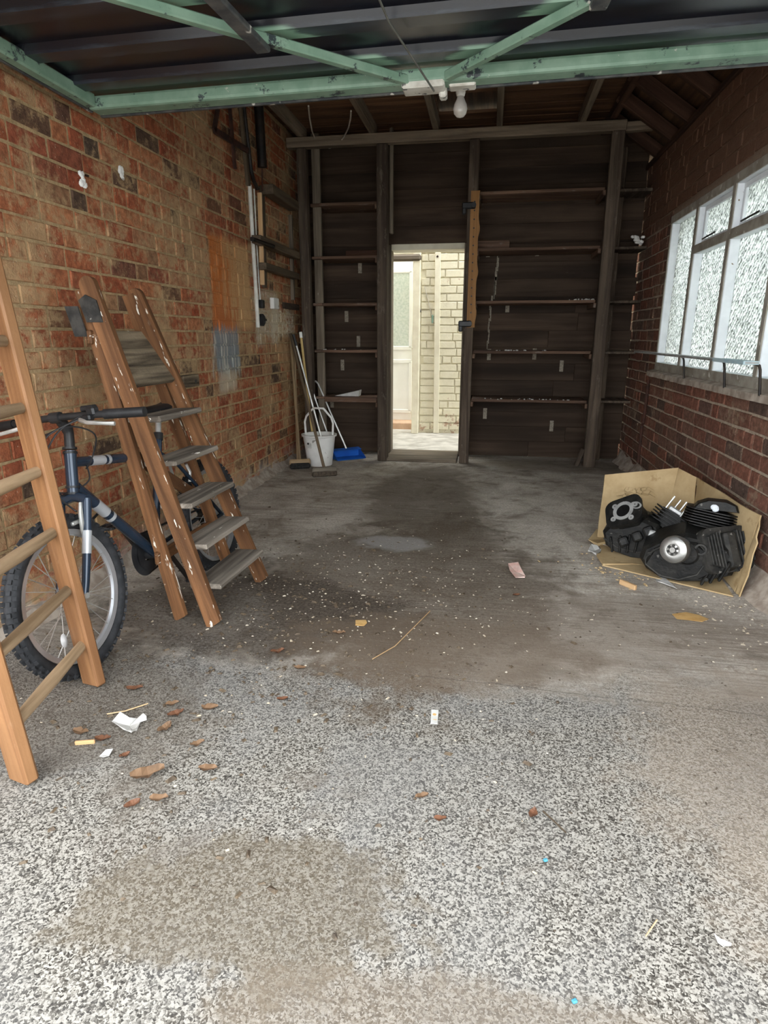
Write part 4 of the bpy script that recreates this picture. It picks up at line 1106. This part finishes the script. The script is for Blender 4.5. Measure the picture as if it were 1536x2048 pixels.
# switch, boxes
p = onX(519, 640, XL); sw = thing('wall_switch', p, 'round black switch at the foot of the white conduit', 'switch')
b = MB(); b.lathe([(0, .0), (.042, 0), (.046, .01), (.046, .028), (.03, .04), (0, .042)], p + Vector((.001, 0, 0)), (1, 0, 0), 22); b.build('switch_body', 'black', sw, smooth=True)
b = MB(); b.lathe([(0, 0), (.009, 0), (.007, .016), (0, .018)], p + Vector((.042, 0, 0)), (1, 0, 0), 12); b.build('toggle', 'iron', sw)
p = onX(523, 608, XL + .02); tag(boxobj('junction_box', 'black', p, (.036, .055, .06), bev=.006), 'small black junction box just above the round switch', 'box')
p = onX(549, 607, XL + .02); tag(boxobj('socket_box', 'whitepl', p, (.036, .13, .085), bev=.005), 'white square socket box on the whitewashed brick patch', 'box')
p = onX(582, 613, XL + .014); tag(boxobj('dark_lath', 'post', p, (.024, .42, .05), bev=.003), 'short dark lath beside the white socket box', 'lath')
p = onX(378, 762, XL + .02); blk = thing('wall_block', p, 'small grey wood block fixed on the brick wall behind the ladder', 'block')
boxobj('block', 'trough', p, (.036, .20, .07), blk, bev=.004)
b = MB(); b.lathe([(0, 0), (.012, 0), (.012, .002), (0, .002)], p + Vector((.0185, .05, -.005)), (1, 0, 0), 10); b.build('bolt_hole', 'black', blk)
# black iron bracket, pipe and cable high on the wall
X2 = XL + .03
ib = thing('iron_bracket', onX(470, 300, X2), 'rusty black iron bracket high on the left wall under the door', 'bracket')
for (a, c, w_) in (((436, 215), (428, 262), 2), ((428, 260), (497, 302), 2), ((459, 210), (470, 338), 2)):
    pa, pc = onX(*a, X2), onX(*c, X2); b = MB(); b.bar(pa, pc, .04, .014, (0, 1, .3), .003); b.build('bracket_arm', 'rust', ib)
tag(tubeobj('drain_pipe', 'iron', [onX(517, 205, XL + .045), onX(522, 290, XL + .045), onX(525, 335, XL + .045)], .034, seg=12), 'thick black pipe end hanging on the left wall near the corner', 'pipe')
tag(tubeobj('pull_rod', 'rust', [onX(524, 338, XL + .05), onX(525, 382, XL + .05)], .006), 'thin rusty rod below the thick black pipe', 'rod')
pts = [onX(x, y, XL + .03) for x, y in ((487, 205), (494, 270), (499, 310), (502, 340), (508, 362), (515, 378))]
tag(tubeobj('black_cable', 'iron', pts, .014), 'thick black cable running down to the white conduit', 'cable')
wallbar('upper_batten', 'handle_dark', (481, 205), (497, 372), .05, .022, 'dark vertical batten behind the thick black cable', 'batten')
for px, py in ((165, 356), (243, 347)):
    p = onX(px, py, XL + .003); b = MB()
    for k in range(9): b.lathe([(0, -.003), (.013, -.002), (.014, .002), (.007, .006), (0, .007)], p + Vector((0, random.uniform(-.014, .014), random.uniform(-.03, .022))), (1, random.uniform(-.3, .3), random.uniform(-.3, .3)), 7)
    b.build('plaster_blob', 'whitepl', wall_left)
p = onX(177, 352, XL + .02); tubeobj('nail', 'iron', [onX(171, 350, XL), p], .004, wall_left, 6)

# ================================================================== right wall: flat rail before the window and rusty joint strip
ry = XR - .10
r0, r1 = onX(1275, 708, ry), onX(1505, 718, ry)
rl = thing('metal_rail', (ry, (r0.y + r1.y) / 2, r0.z), 'flat metal rail on bent brackets across the window bottom', 'rail')
z_ = (r0.z + r1.z) / 2
b = MB(); b.box((ry, (r0.y + r1.y) / 2, z_), (.06, abs(r0.y - r1.y), .012), None, .002); b.build('flat_bar', 'dullalloy', rl)
e = r1.y
b = MB(); b.box((ry - .002, e + .20, z_), (.066, .40, .016), None, .002); b.build('blue_tape', 'bluetape' if 'bluetape' in M else 'drop', rl)
for yy, m_ in ((onX(1352, 730, ry).y, 'iron'), (onX(1430, 740, ry).y, 'iron'), (e + .01, 'iron')):
    tubeobj('bracket', m_, [(ry + .02, yy, z_ - .004), (ry + .036, yy, z_ - .012), (ry + .042, yy, z_ - .03), (ry + .052, yy, WZ0 + .02), (ry + .056, yy, WZ0 - .015)], .0065, rl, 8)
pts = [onX(x, y, XR - .012) for x, y in ((1297, 760), (1293, 800), (1287, 845), (1284, 850), (1281, 880), (1276, 925))]
tag(tubeobj('rust_brown_joint', 'rust', pts, .012), 'thin red-brown joint line added as a tube on the brick wall below the window corner', 'pipe')  # joint in the wall, drawn as an added thin red-brown tube

# ================================================================== cardboard and engines
cb = thing('cardboard_sheet', (.95, 3.2, 0), 'opened cardboard box flattened against the right wall under the engines', 'cardboard')
def sheet(name, quad, n=8, amp=.008, th=.006):
    b = MB(); P = [Vector(p) for p in quad]; vs, fs = [], []
    nn = (P[1] - P[0]).cross(P[3] - P[0]).normalized()
    for k in (0, 1):
        for i in range(n + 1):
            for j in range(n + 1):
                u, v = i / n, j / n
                p = P[0] * (1 - u) * (1 - v) + P[1] * u * (1 - v) + P[2] * u * v + P[3] * (1 - u) * v
                wv = math.sin(u * 7.3 + v * 3.1 + P[0].x * 5) * math.sin(v * 5.7 + u * 2.2)
                vs.append(p + nn * (wv * amp + k * th))
    m = (n + 1) ** 2
    for i in range(n):
        for j in range(n):
            a = i * (n + 1) + j
            fs += [(a, a + n + 1, a + n + 2, a + 1), (m + a, m + a + 1, m + a + n + 2, m + a + n + 1)]
    for i in range(n):
        for (a, c) in ((i, i + 1), (n * (n + 1) + i, n * (n + 1) + i + 1), (i * (n + 1), (i + 1) * (n + 1)), (i * (n + 1) + n, (i + 1) * (n + 1) + n)):
            fs.append((a, c, m + c, m + a))
    b.raw(vs, fs); return b.build(name, 'card', cb, smooth=True)
sheet('base', [(.60, 3.05, .004), (1.10, 2.74, .004), (1.17, 3.45, .004), (.66, 3.52, .004)], 6, .0)
sheet('back_panel', [(.645, 3.50, .006), (1.0, 3.53, .006), (1.055, 3.60, .405), (.672, 3.60, .352)])
sheet('corner_fold', [(1.0, 3.53, .006), (1.12, 3.44, .006), (1.13, 3.50, .375), (1.055, 3.60, .405)], 5, .012)
sheet('side_panel', [(1.12, 3.44, .006), (1.135, 2.80, .006), (1.195, 2.83, .355), (1.13, 3.50, .375)], 8, .010)
sheet('side_flap', [(1.135, 2.80, .006), (1.13, 2.74, .006), (1.17, 2.76, .25), (1.195, 2.83, .355)], 5, .006)
for (c, s_) in (((.80, 3.555, .25), .05), ((.86, 3.565, .27), .05)):
    b = MB()
    for k in range(9):
        q = Vector(c) + Vector((random.uniform(-.07, .07), random.uniform(-.012, 0), random.uniform(-.03, .03)))
        R = Matrix.Rotation(random.uniform(-.6, .6), 3, 'Y') @ Matrix.Rotation(random.uniform(-.5, .5), 3, 'X'); b.box(q, (random.uniform(.02, .05), .003, random.uniform(.01, .025)), R, 0)
    b.build('torn_paper', 'card', cb)
ev = Vector((.306, .952, 0)); er = Vector((.952, -.306, 0)); eu = Vector((0, 0, 1)); ef = -ev
def rr_plate(b, c, n, s, w_, h_, t_, r_=.03, k=5):
    """rounded rectangular plate (cooling fin): centre c, normal n, side s"""
    R = axes(n, s); x, y = R.col[0], R.col[1]; poly = []
    for (cx, cy, a0) in ((w_ / 2 - r_, h_ / 2 - r_, 0), (-w_ / 2 + r_, h_ / 2 - r_, PI / 2), (-w_ / 2 + r_, -h_ / 2 + r_, PI), (w_ / 2 - r_, -h_ / 2 + r_, 1.5 * PI)):
        for i in range(k + 1):
            a = a0 + PI / 2 * i / k; poly.append((cx + r_ * math.cos(a), cy + r_ * math.sin(a)))
    b.prism(poly, c, x, y, t_)
def barrel(parent, base, ax, side, n, w_, h_, m='engine', sp=.0135, grow=0.0, name='cooling_fin'):
    ax = Vector(ax).normalized(); base = Vector(base)
    b = MB(); rr_plate(b, base + ax * (n * sp / 2), ax, side, w_ * .72, h_ * .72, n * sp, .04); o = b.build('barrel', m, parent)
    for i in range(n):
        b = MB(); k = 1 + grow * i / n; rr_plate(b, base + ax * (i + .5) * sp, ax, side, w_ * k, h_ * k, .005, .035 * k, 5); b.build(name, m, o)
    return base + ax * n * sp
# ---- main twin-cylinder engine
EC = Vector((.965, 2.98, 0))
def EP(r_, z, d=0.0): return EC + er * r_ + eu * z + ev * d
en = thing('twin_engine', EC, 'black twin-cylinder engine with finned heads and silver drum on cardboard', 'engine')
b = MB(); b.prism([(-.20, .10), (-.165, .05), (-.10, .015), (-.02, .008), (.09, .03), (.19, .075), (.205, .14), (.17, .20), (.08, .235), (-.02, .245), (-.12, .20), (-.19, .15)], EP(0, 0, .0), er, eu, .26, .025); b.build('crankcase', 'engine', en)
b = MB(); b.prism([(-.17, .09), (-.11, .045), (-.03, .03), (.06, .05), (.12, .10), (.10, .17), (.03, .215), (-.05, .21), (-.14, .16)], EP(0, 0, -.14), er, eu, .05, .012); b.build('clutch_case', 'engine', en)
rim = [(-.165, .09), (-.10, .045), (-.02, .04), (.05, .075), (.075, .13), (.07, .19), (.045, .215), (.02, .20), (-.02, .19), (-.08, .20), (-.14, .16), (-.17, .12)]
tubeobj('gasket_rim', 'engine2', [EP(x, z, -.168) for x, z in rim], .0045, en, 6, True)
dc = onY(1350, 1099, 2.80); dn = (ef * .93 + er * -.30 + eu * .16).normalized()
b = MB(); b.lathe([(0, .034), (.012, .034), (.015, .026), (.024, .024), (.026, .032), (.042, .034), (.058, .024), (.062, .010), (.062, -.010), (.052, -.016), (.052, -.06), (0, -.06)], dc, dn, 40); b.build('drum', 'machined', en, smooth=True)
R = axes(dn, eu)
for k in range(6):
    a = k * PI / 3; b = MB(); b.lathe([(0, 0), (.006, 0), (.006, .006), (0, .006)], dc + dn * .024 + R @ Vector((math.cos(a) * .020, math.sin(a) * .020, 0)), dn, 8); b.build('drum_bolt', 'engine2', en)
for x, z in ((.035, .062), (-.115, .06), (.085, .085), (.09, .055), (-.155, .14)):
    b = MB(); b.lathe([(0, 0), (.009, 0), (.009, .012), (.005, .014), (0, .014)], EP(x, z, -.15), ef, 10); b.build('case_bolt', 'engine2', en)
for (x, z, w_, h_) in ((-.08, .075, .012, .09), (.12, .08, .012, .09), (.155, .10, .012, .10), (.085, .06, .012, .08)):
    b = MB(); b.box(EP(x, z, -.142), (w_, .03, h_), axes(er * .35 + eu, er), .004); b.build('casting_rib', 'engine', en)
b = MB(); b.lathe([(0, .0), (.05, 0), (.05, .02), (.04, .028), (0, .028)], EP(.0, .165, -.150), ef, 20); b.build('inner_cover', 'engine', en)
b = MB(); b.lathe([(.018, 0), (.026, 0), (.026, .014), (.018, .014), (.018, 0)], EP(.05, .195, -.16), ef, 16, cap=False); b.build('oil_port', 'engine2', en)
# front right head, looking at its top
ax1 = (er * .58 + eu * .42 + ef * .62).normalized()
t1 = barrel(en, EP(.075, .125, .01), ax1, eu, 9, .165, .205, 'engine2', .0125, .24)
hd = MB(); rr_plate(hd, t1 + ax1 * .012, ax1, eu, .205, .255, .03, .045); hd_o = hd.build('cylinder_head', 'engine2', en)
R1 = axes(ax1, eu); hx_, hy_ = R1.col[0], R1.col[1]
for i in range(5):
    for sgn in (-1, 1):
        b = MB(); b.box(t1 + ax1 * .036 + hy_ * sgn * (.048 + i * .016), (.165 - i * .010, .006, .03), Matrix((hx_, hy_, ax1)).transposed(), .0015); b.build('head_fin', 'engine2', hd_o)
b = MB(); b.box(t1 + ax1 * .04 + hx_ * -.005, (.16, .06, .04), Matrix((hx_, hy_, ax1)).transposed(), .012, 2); b.build('rocker_cover', 'engine2', hd_o)
b = MB(); b.lathe([(.024, 0), (.032, 0), (.032, .02), (.024, .02), (.022, .0), (0, .0)], t1 + ax1 * .02 + hx_ * -.075 - hy_ * .06, (er * .6 - eu * .5 + ef * .5), 16); b.build('exhaust_port', 'black', hd_o)
b = MB()
for k in range(7): b.lathe([(0, -.004), (.012, -.003), (.014, .002), (.008, .007), (0, .008)], t1 + ax1 * .03 + hy_ * .055 + hx_ * (-.01) + hx_ * random.uniform(-.014, .014) + hy_ * random.uniform(-.016, .016), ax1, 8)
b.build('white_splat', 'drop', hd_o)
# rear head
ax2 = (eu * .93 + er * .12 + ev * .12).normalized()
t2 = barrel(en, EP(.06, .16, .10), ax2, er, 5, .17, .16, 'engine', .0165)
tt = t2
for i in range(6):
    b = MB(); rr_plate(b, tt + ax2 * .006, ax2, er, .235 - .003 * i, .18, .005, .05); b.build('cooling_fin', 'engine', en); tt = tt + ax2 * .0125
b = MB(); b.prism([(-.085, 0), (.11, 0), (.095, .03), (.05, .045), (-.03, .045), (-.07, .025)], tt, er, ax2, .15, .012); hd2 = b.build('rocker_cover', 'engine', en)
b = MB()
for k in range(6): b.lathe([(0, -.004), (.012, -.003), (.013, .002), (.007, .007), (0, .008)], tt + ax2 * .018 + ef * .078 + er * random.uniform(-.012, .016) + eu * random.uniform(-.006, .01), ef, 8)
b.build('white_splat', 'drop', hd2)
# ---- second, stripped engine block at the left
FC = Vector((.757, 3.262, 0)); 
def FP(r_, z, d=0.0): return FC + er * r_ + eu * z + ev * d
e2 = thing('stripped_engine', FC, 'stripped black engine block with open cylinder bore on cardboard, left of the twin engine', 'engine')
b = MB(); b.prism([(-.10, .06), (-.06, .03), (.03, .01), (.12, .012), (.17, .04), (.18, .12), (.14, .20), (.04, .23), (-.07, .20), (-.12, .13)], FP(0, 0, .02), er, eu, .22, .025); b.build('crankcase', 'engine', e2)
b = MB()
for k, (x, z) in enumerate(((-.01, .10), (.05, .135), (.10, .17))): b.box(FP(x, z, -.10), (.05, .05, .05), axes((-.5, .3, 1), er), .012, 2)
b.build('casting_ribs', 'engine', e2)
axb = (eu * .60 + ef * .62 + er * -.42).normalized()
base = FP(.02, .18, -.0)
b = MB(); rr_plate(b, base + axb * .05, axb, (er * .8 + eu * .3), .15, .14, .10, .04); b.build('cylinder_block', 'engine', e2)
face = base + axb * .115
b = MB(); rr_plate(b, face - axb * .008, axb, (er * .8 + eu * .3), .19, .165, .018, .045); fo = b.build('deck_flange', 'engine', e2)
b = MB(); b.lathe([(.036, 0), (.053, 0), (.053, .005), (.036, .005), (.036, 0)], face, axb, 30, cap=False); b.build('bore_ring', 'dullalloy', fo)
b = MB(); b.lathe([(0, 0), (.036, 0), (.036, .001), (0, .001)], face, axb, 24); b.build('bore_opening', 'black', fo)
Rb = axes(axb, er)
for (x, y) in ((.058, .030), (-.05, .03), (-.045, -.045), (.05, -.045)):
    b = MB(); b.lathe([(.004, 0), (.014, 0), (.014, .005), (.004, .005), (.004, 0)], face + Rb @ Vector((x, y, 0)), axb, 12, cap=False); b.build('stud_boss', 'dullalloy', fo)
b = MB(); b.lathe([(.017, 0), (.025, 0), (.025, .005), (.017, .005), (.017, 0)], face + (er * .058 + eu * .035), axb, 18, cap=False, sx=.8, sy=1.3); b.build('tunnel_ring', 'dullalloy', fo)
b = MB(); b.box(FP(.115, .155, -.12), (.035, .02, .055), axes((.2, 0, 1), er), .006); b.build('bright_cover', 'dullalloy', e2)
for k in range(6):
    b = MB(); b.bar(FP(-.06 + .035 * k, .035 + .004 * k, -.098), FP(-.075 + .045 * k, .115 + .012 * k, -.098), .010, .022, er, .003); b.build('casting_rib', 'engine', e2)
tubeobj('case_seam', 'engine2', [FP(-.11, .10, -.092), FP(-.04, .06, -.094), (FP(.06, .05, -.094)), FP(.15, .07, -.092)], .004, e2, 6)
# detached finned barrel with studs behind it
ax3 = (eu * .78 + er * .45 + ev * .25).normalized()
t3 = barrel(e2, FP(.150, .12, .03), ax3, (er * .6 - eu * .5 - ev * .3), 8, .20, .15, 'engine', .016)
for (x, y) in ((-.06, -.03), (-.03, .04), (.02, -.04), (.05, .03), (.0, .0)):
    R3 = axes(ax3, er); p = t3 + R3 @ Vector((x, y, 0)); tubeobj('stud', 'alu', [p, p + ax3 * random.uniform(.05, .085)], .0045, e2, 6)
b = MB(); b.box(t3 + ax3 * .012, (.10, .07, .025), axes(ax3, er), .006); b.build('valve_seat', 'dullalloy', e2)
tubeobj('loose_rod', 'iron', [FP(.22, .18, .05), FP(.30, .30, .08)], .005, e2, 6)
tubeobj('loose_pipe', 'iron', [FP(.30, .02, .0), FP(.285, .12, .02), FP(.30, .20, .03)], .008, e2, 6)

# ================================================================== litter on the floor
def litter(name, m, px, py, pts, label, cat, curl=.012, th=.0015):
    """flat irregular scrap lying on the floor; outline given in pixels round its middle"""
    c = onZ(px, py, 0); b = MB(); P = [onZ(px + x, py + y, 0) for x, y in pts]; n = len(P); vs = []
    for k in (0, 1):
        vs.append(c + Vector((0, 0, .004 + k * th)))
        for i, p in enumerate(P): vs.append(p + Vector((0, 0, .002 + k * th + curl * random.uniform(0, 1))))
    fs = []
    for i in range(n):
        a, q = 1 + i, 1 + (i + 1) % n; fs += [(0, a, q), (n + 1, n + 1 + q, n + 1 + a), (a, n + 1 + a, n + 1 + q, q)]
    b.raw(vs, fs); return tag(b.build(name, m), label, cat)
litter('pink_paper', 'pinkpaper', 1033, 1146, [(-17, -14), (3, -17), (9, -2), (18, 10), (16, 15), (-2, 16), (-14, 2)], 'crumpled pink paper scrap on the floor left of the engines', 'paper', .02)
litter('white_paper', 'paper', 260, 1455, [(-36, -8), (-18, -18), (0, -10), (14, -16), (28, -17), (34, -11), (22, -6), (14, 8), (4, 18), (-12, 12)], 'torn white paper scrap on the floor near the wooden ladder', 'paper', .02)
litter('white_paper', 'paper', 213, 1513, [(-14, 5), (0, -6), (14, -10), (6, 2), (-6, 7)], 'small pale paper sliver among the leaves near the ladder foot', 'paper', .01)
litter('white_paper', 'paper', 1442, 1890, [(-17, -12), (-4, -6), (8, -3), (19, 8), (4, 9), (-8, 2)], 'small torn white paper scrap at the lower right of the floor', 'paper', .015)
litter('white_paper', 'paper', 1330, 1170, [(-20, -14), (-8, -16), (4, -6), (24, 12), (16, 12), (-6, 0), (-18, -4)], 'white paper strip lying at the front edge of the cardboard', 'paper', .02)
litter('white_paper', 'paper', 1190, 1103, [(-14, 2), (-8, -8), (4, -5), (12, 2), (2, 10)], 'white crumpled scrap left of the cardboard', 'paper', .02)
litter('white_paper', 'paper', 1212, 1088, [(-10, 4), (-4, -8), (10, -3), (16, 4), (2, 8)], 'white torn scrap touching the cardboard corner under the stripped engine', 'paper', .02)
litter('tan_card', 'tan', 722, 1247, [(-11, -4), (10, -5), (12, 1), (6, 6), (-11, 5)], 'small orange card tag on the brown earth patch', 'card', .003)
litter('cardboard_scrap', 'tan', 1382, 1236, [(-38, -6), (-10, -10), (16, -4), (36, 4), (22, 9), (-6, 6), (-28, 4)], 'flat brown cardboard scrap before the engines', 'cardboard', .002)
litter('cardboard_scrap', 'card', 1245, 1128, [(-52, -14), (-10, -22), (40, -8), (62, 8), (20, 4), (-40, 6)], 'torn cardboard edge on the floor in front of the stripped engine', 'cardboard', .012, .005)
litter('cardboard_scrap', 'card', 1200, 1082, [(-24, 4), (-8, -12), (16, -10), (18, 10), (-6, 12)], 'crumpled cardboard corner left of the stripped engine', 'cardboard', .05, .005)
c = onZ(1256, 1169, 0); b = MB(); b.bar(onZ(1240, 1163, .012), onZ(1272, 1176, .012), .024, .016, (0, 0, 1), .003)
tag(b.build('wood_chip', 'chip'), 'split wooden chip on the floor in front of the cardboard', 'wood')
b = MB(); b.bar(onZ(150, 1486, .006), onZ(190, 1483, .006), .012, .008, (0, 0, 1), .002); tag(b.build('wood_chip', 'chip'), 'short pale stick on the floor by the ladder foot', 'wood')
# little printed sachet
c0 = [onZ(863, 1419, .003), onZ(877, 1420, .003), onZ(875, 1447, .003), onZ(861, 1446, .003)]
sc_ = thing('sachet', onZ(869, 1433, 0), 'small white sachet with tan print in the middle of the floor', 'sachet')
b = MB(); b.raw(c0 + [p - Vector((0, 0, .0025)) for p in c0], [(0, 1, 2, 3), (4, 5, 6, 7), (0, 1, 5, 4), (1, 2, 6, 5), (2, 3, 7, 6), (3, 0, 4, 7)]); b.build('sachet_body', 'paper', sc_)
b = MB(); b.lathe([(0, 0), (.006, 0), (.006, .0006), (0, .0006)], onZ(869, 1429, .0032), (0, 0, 1), 12); b.build('round_print', 'tan', sc_)
b = MB(); b.box(onZ(870, 1439, .0034), (.011, .002, .0006)); b.build('line_print', 'tan', sc_)
for px, py, lab in ((1091, 1720, 'larger turquoise plastic bit on the front floor slab'), (1149, 2002, 'tiny turquoise plastic bit near the lower edge of the floor')):
    b = MB(); c = onZ(px, py, .004); b.box(c, (.010, .008, .006), Matrix.Rotation(.5, 3, 'Z'), .002); tag(b.build('plastic_bit', 'bluebit'), lab, 'litter')
# dry leaves, one by one
def leaf(px, py, L, ang, m, lab):
    c = onZ(px, py, 0); b = MB(); n = 6; vs, fs = [], []
    for i in range(n + 1):
        t = i / n; wd = L * .32 * math.sin(PI * (.08 + .9 * t)) ** .8; z = .003 + L * .22 * abs(t - .5) * random.uniform(.6, 1.2)
        for s_ in (-1, 0, 1): vs.append(Vector(((t - .5) * L, s_ * wd * random.uniform(.75, 1.1), z + abs(s_) * L * .12 * random.uniform(.3, 1.3))))
    for i in range(n):
        for k in (0, 1): fs.append((3 * i + k, 3 * i + k + 1, 3 * i + k + 4, 3 * i + k + 3))
    R = Matrix.Rotation(ang, 3, 'Z'); b.raw([R @ v + c for v in vs], fs)
    o = b.build('dry_leaf', m, base=c); tag(o, lab, 'leaf', 'dry leaves on the floor'); return o
LV = [(270, 1380, .05, .4, 'brown leaf just right of the ladder stile foot'), (330, 1458, .05, 1.2, 'upright brown leaf right of the torn white paper'),
      (296, 1552, .085, .6, 'largest brown leaf below the torn white paper'), (162, 1466, .05, 0, 'flat brown leaf left of the torn white paper'),
      (250, 1513, .03, .9, 'small red brown leaf under the torn white paper'), (420, 1418, .05, .3, 'brown leaf beyond the torn white paper toward the middle'),
      (352, 1430, .05, .8, 'tan leaf right above the upright brown leaf'), (416, 1540, .05, .2, 'brown leaf right of the largest leaf'),
      (565, 1400, .035, .4, 'small brown leaf at the edge of the earth patch'), (678, 1268, .05, .1, 'curled brown leaf near the orange card tag'),
      (555, 1305, .05, .5, 'tan curled leaf below the step ladder foot'), (600, 1338, .04, .1, 'brown leaf flake on the pale slab edge'),
      (1066, 1630, .035, 1.2, 'small orange brown leaf with twig on the front slab'), (844, 1595, .035, .5, 'thin red brown leaf in the middle of the front slab'),
      (1033, 1192, .035, .4, 'brown leaf flake just below the pink paper'), (318, 1600, .045, .3, 'dark curled leaf below the largest leaf'),
      (265, 1612, .04, .9, 'dark crumpled leaf beside the dark curled leaf'), (345, 1410, .04, .6, 'reddish leaf beyond the tan leaf'),
      (206, 1480, .045, .2, 'tan leaf touching the short pale stick'), (395, 1490, .04, .7, 'dark brown leaf right of the upright leaf'), (880, 1640, .03, .2, 'tiny brown leaf flake left of the twig leaf')]
for i, (px, py, L, a, lab) in enumerate(LV): leaf(px, py, L, a, ('leaf', 'leaf2')[i % 2] if i not in (2, 11) else 'leaf2', lab)
tag(tubeobj('twig', 'handle_dark', [onZ(1086, 1622, .004), onZ(1108, 1642, .005), onZ(1132, 1665, .004)], .002, seg=5), 'thin brown twig beside the small orange brown leaf', 'twig')
tag(tubeobj('straw', 'chip', [onZ(214, 1428, .004), onZ(250, 1422, .008), onZ(296, 1407, .004)], .002, seg=5), 'long pale straw lying above the torn white paper', 'straw')
tag(tubeobj('straw', 'chip', [onZ(1314, 1840, .003), onZ(1292, 1872, .003)], .0014, seg=5), 'short pale straw at the lower right of the floor', 'straw')
tag(tubeobj('straw', 'chip', [onZ(745, 1318, .004), onZ(790, 1292, .004), onZ(860, 1222, .004)], .0018, seg=5), 'long thin straw on the brown earth patch', 'straw')
# uncountable crumbs of plaster, bark and gravel
def gravel(name, m, n, f, lab, smin=.002, smax=.007):
    b = MB()
    for i in range(n):
        x, y = f(); k = random.uniform(smin, smax) * random.uniform(.6, 1.3); R = Matrix.Rotation(random.uniform(0, 6.3), 3, 'Z')
        a, c, h_ = k * random.uniform(.7, 1.9), k * random.uniform(.6, 1.1), k * random.uniform(.4, .9)
        b.raw([R @ Vector(q) + Vector((x, y, 0)) for q in ((-a, -c, 0), (a, -c * .7, 0), (a * .8, c, 0), (-a * .9, c * .8, 0), (-a * .4, -c * .3, h_), (a * .5, c * .2, h_))], [(0, 1, 5, 4), (1, 2, 5), (2, 3, 4, 5), (3, 0, 4)])
    tag(b.build(name, m, kind='stuff'), lab, 'debris')
G = random.gauss; U = random.uniform
def zone(cx, cy, sx, sy):
    def f():
        while True:
            x, y = G(cx, sx), G(cy, sy)
            if XL + .1 < x < XR - .1 and .9 < y < 5.5: return x, y
    return f
gravel('pale_crumbs', 'crumb', 420, zone(-.55, 2.5, .45, .5), 'pale plaster crumbs over the brown earth patch', .001, .0042)
gravel('pale_crumbs', 'crumb', 300, zone(-.5, 2.55, .45, .45), 'tan wood crumbs over the brown earth patch', .001, .0042)
gravel('pale_crumbs', 'crumb', 220, lambda: (U(-1.5, 1.1), U(1.0, 5.2)), 'pale crumbs scattered over the whole floor', .001, .004)
gravel('dark_crumbs', 'handle_dark', 900, zone(-.8, 2.2, .55, .6), 'dark bark and soil crumbs under the ladders', .002, .008)
gravel('dark_crumbs', 'bristle_b', 500, lambda: (U(-1.4, 1.1), U(.85, 2.6)), 'dark grit scattered over the front slab', .001, .004)
gravel('pale_crumbs', 'crumb', 120, zone(1.05, 2.6, .12, .35), 'white crumbs along the foot of the right wall', .002, .006)
gravel('pale_crumbs', 'card', 120, zone(.68, 3.05, .12, .15), 'tan cardboard crumbs around the engines', .002, .008)
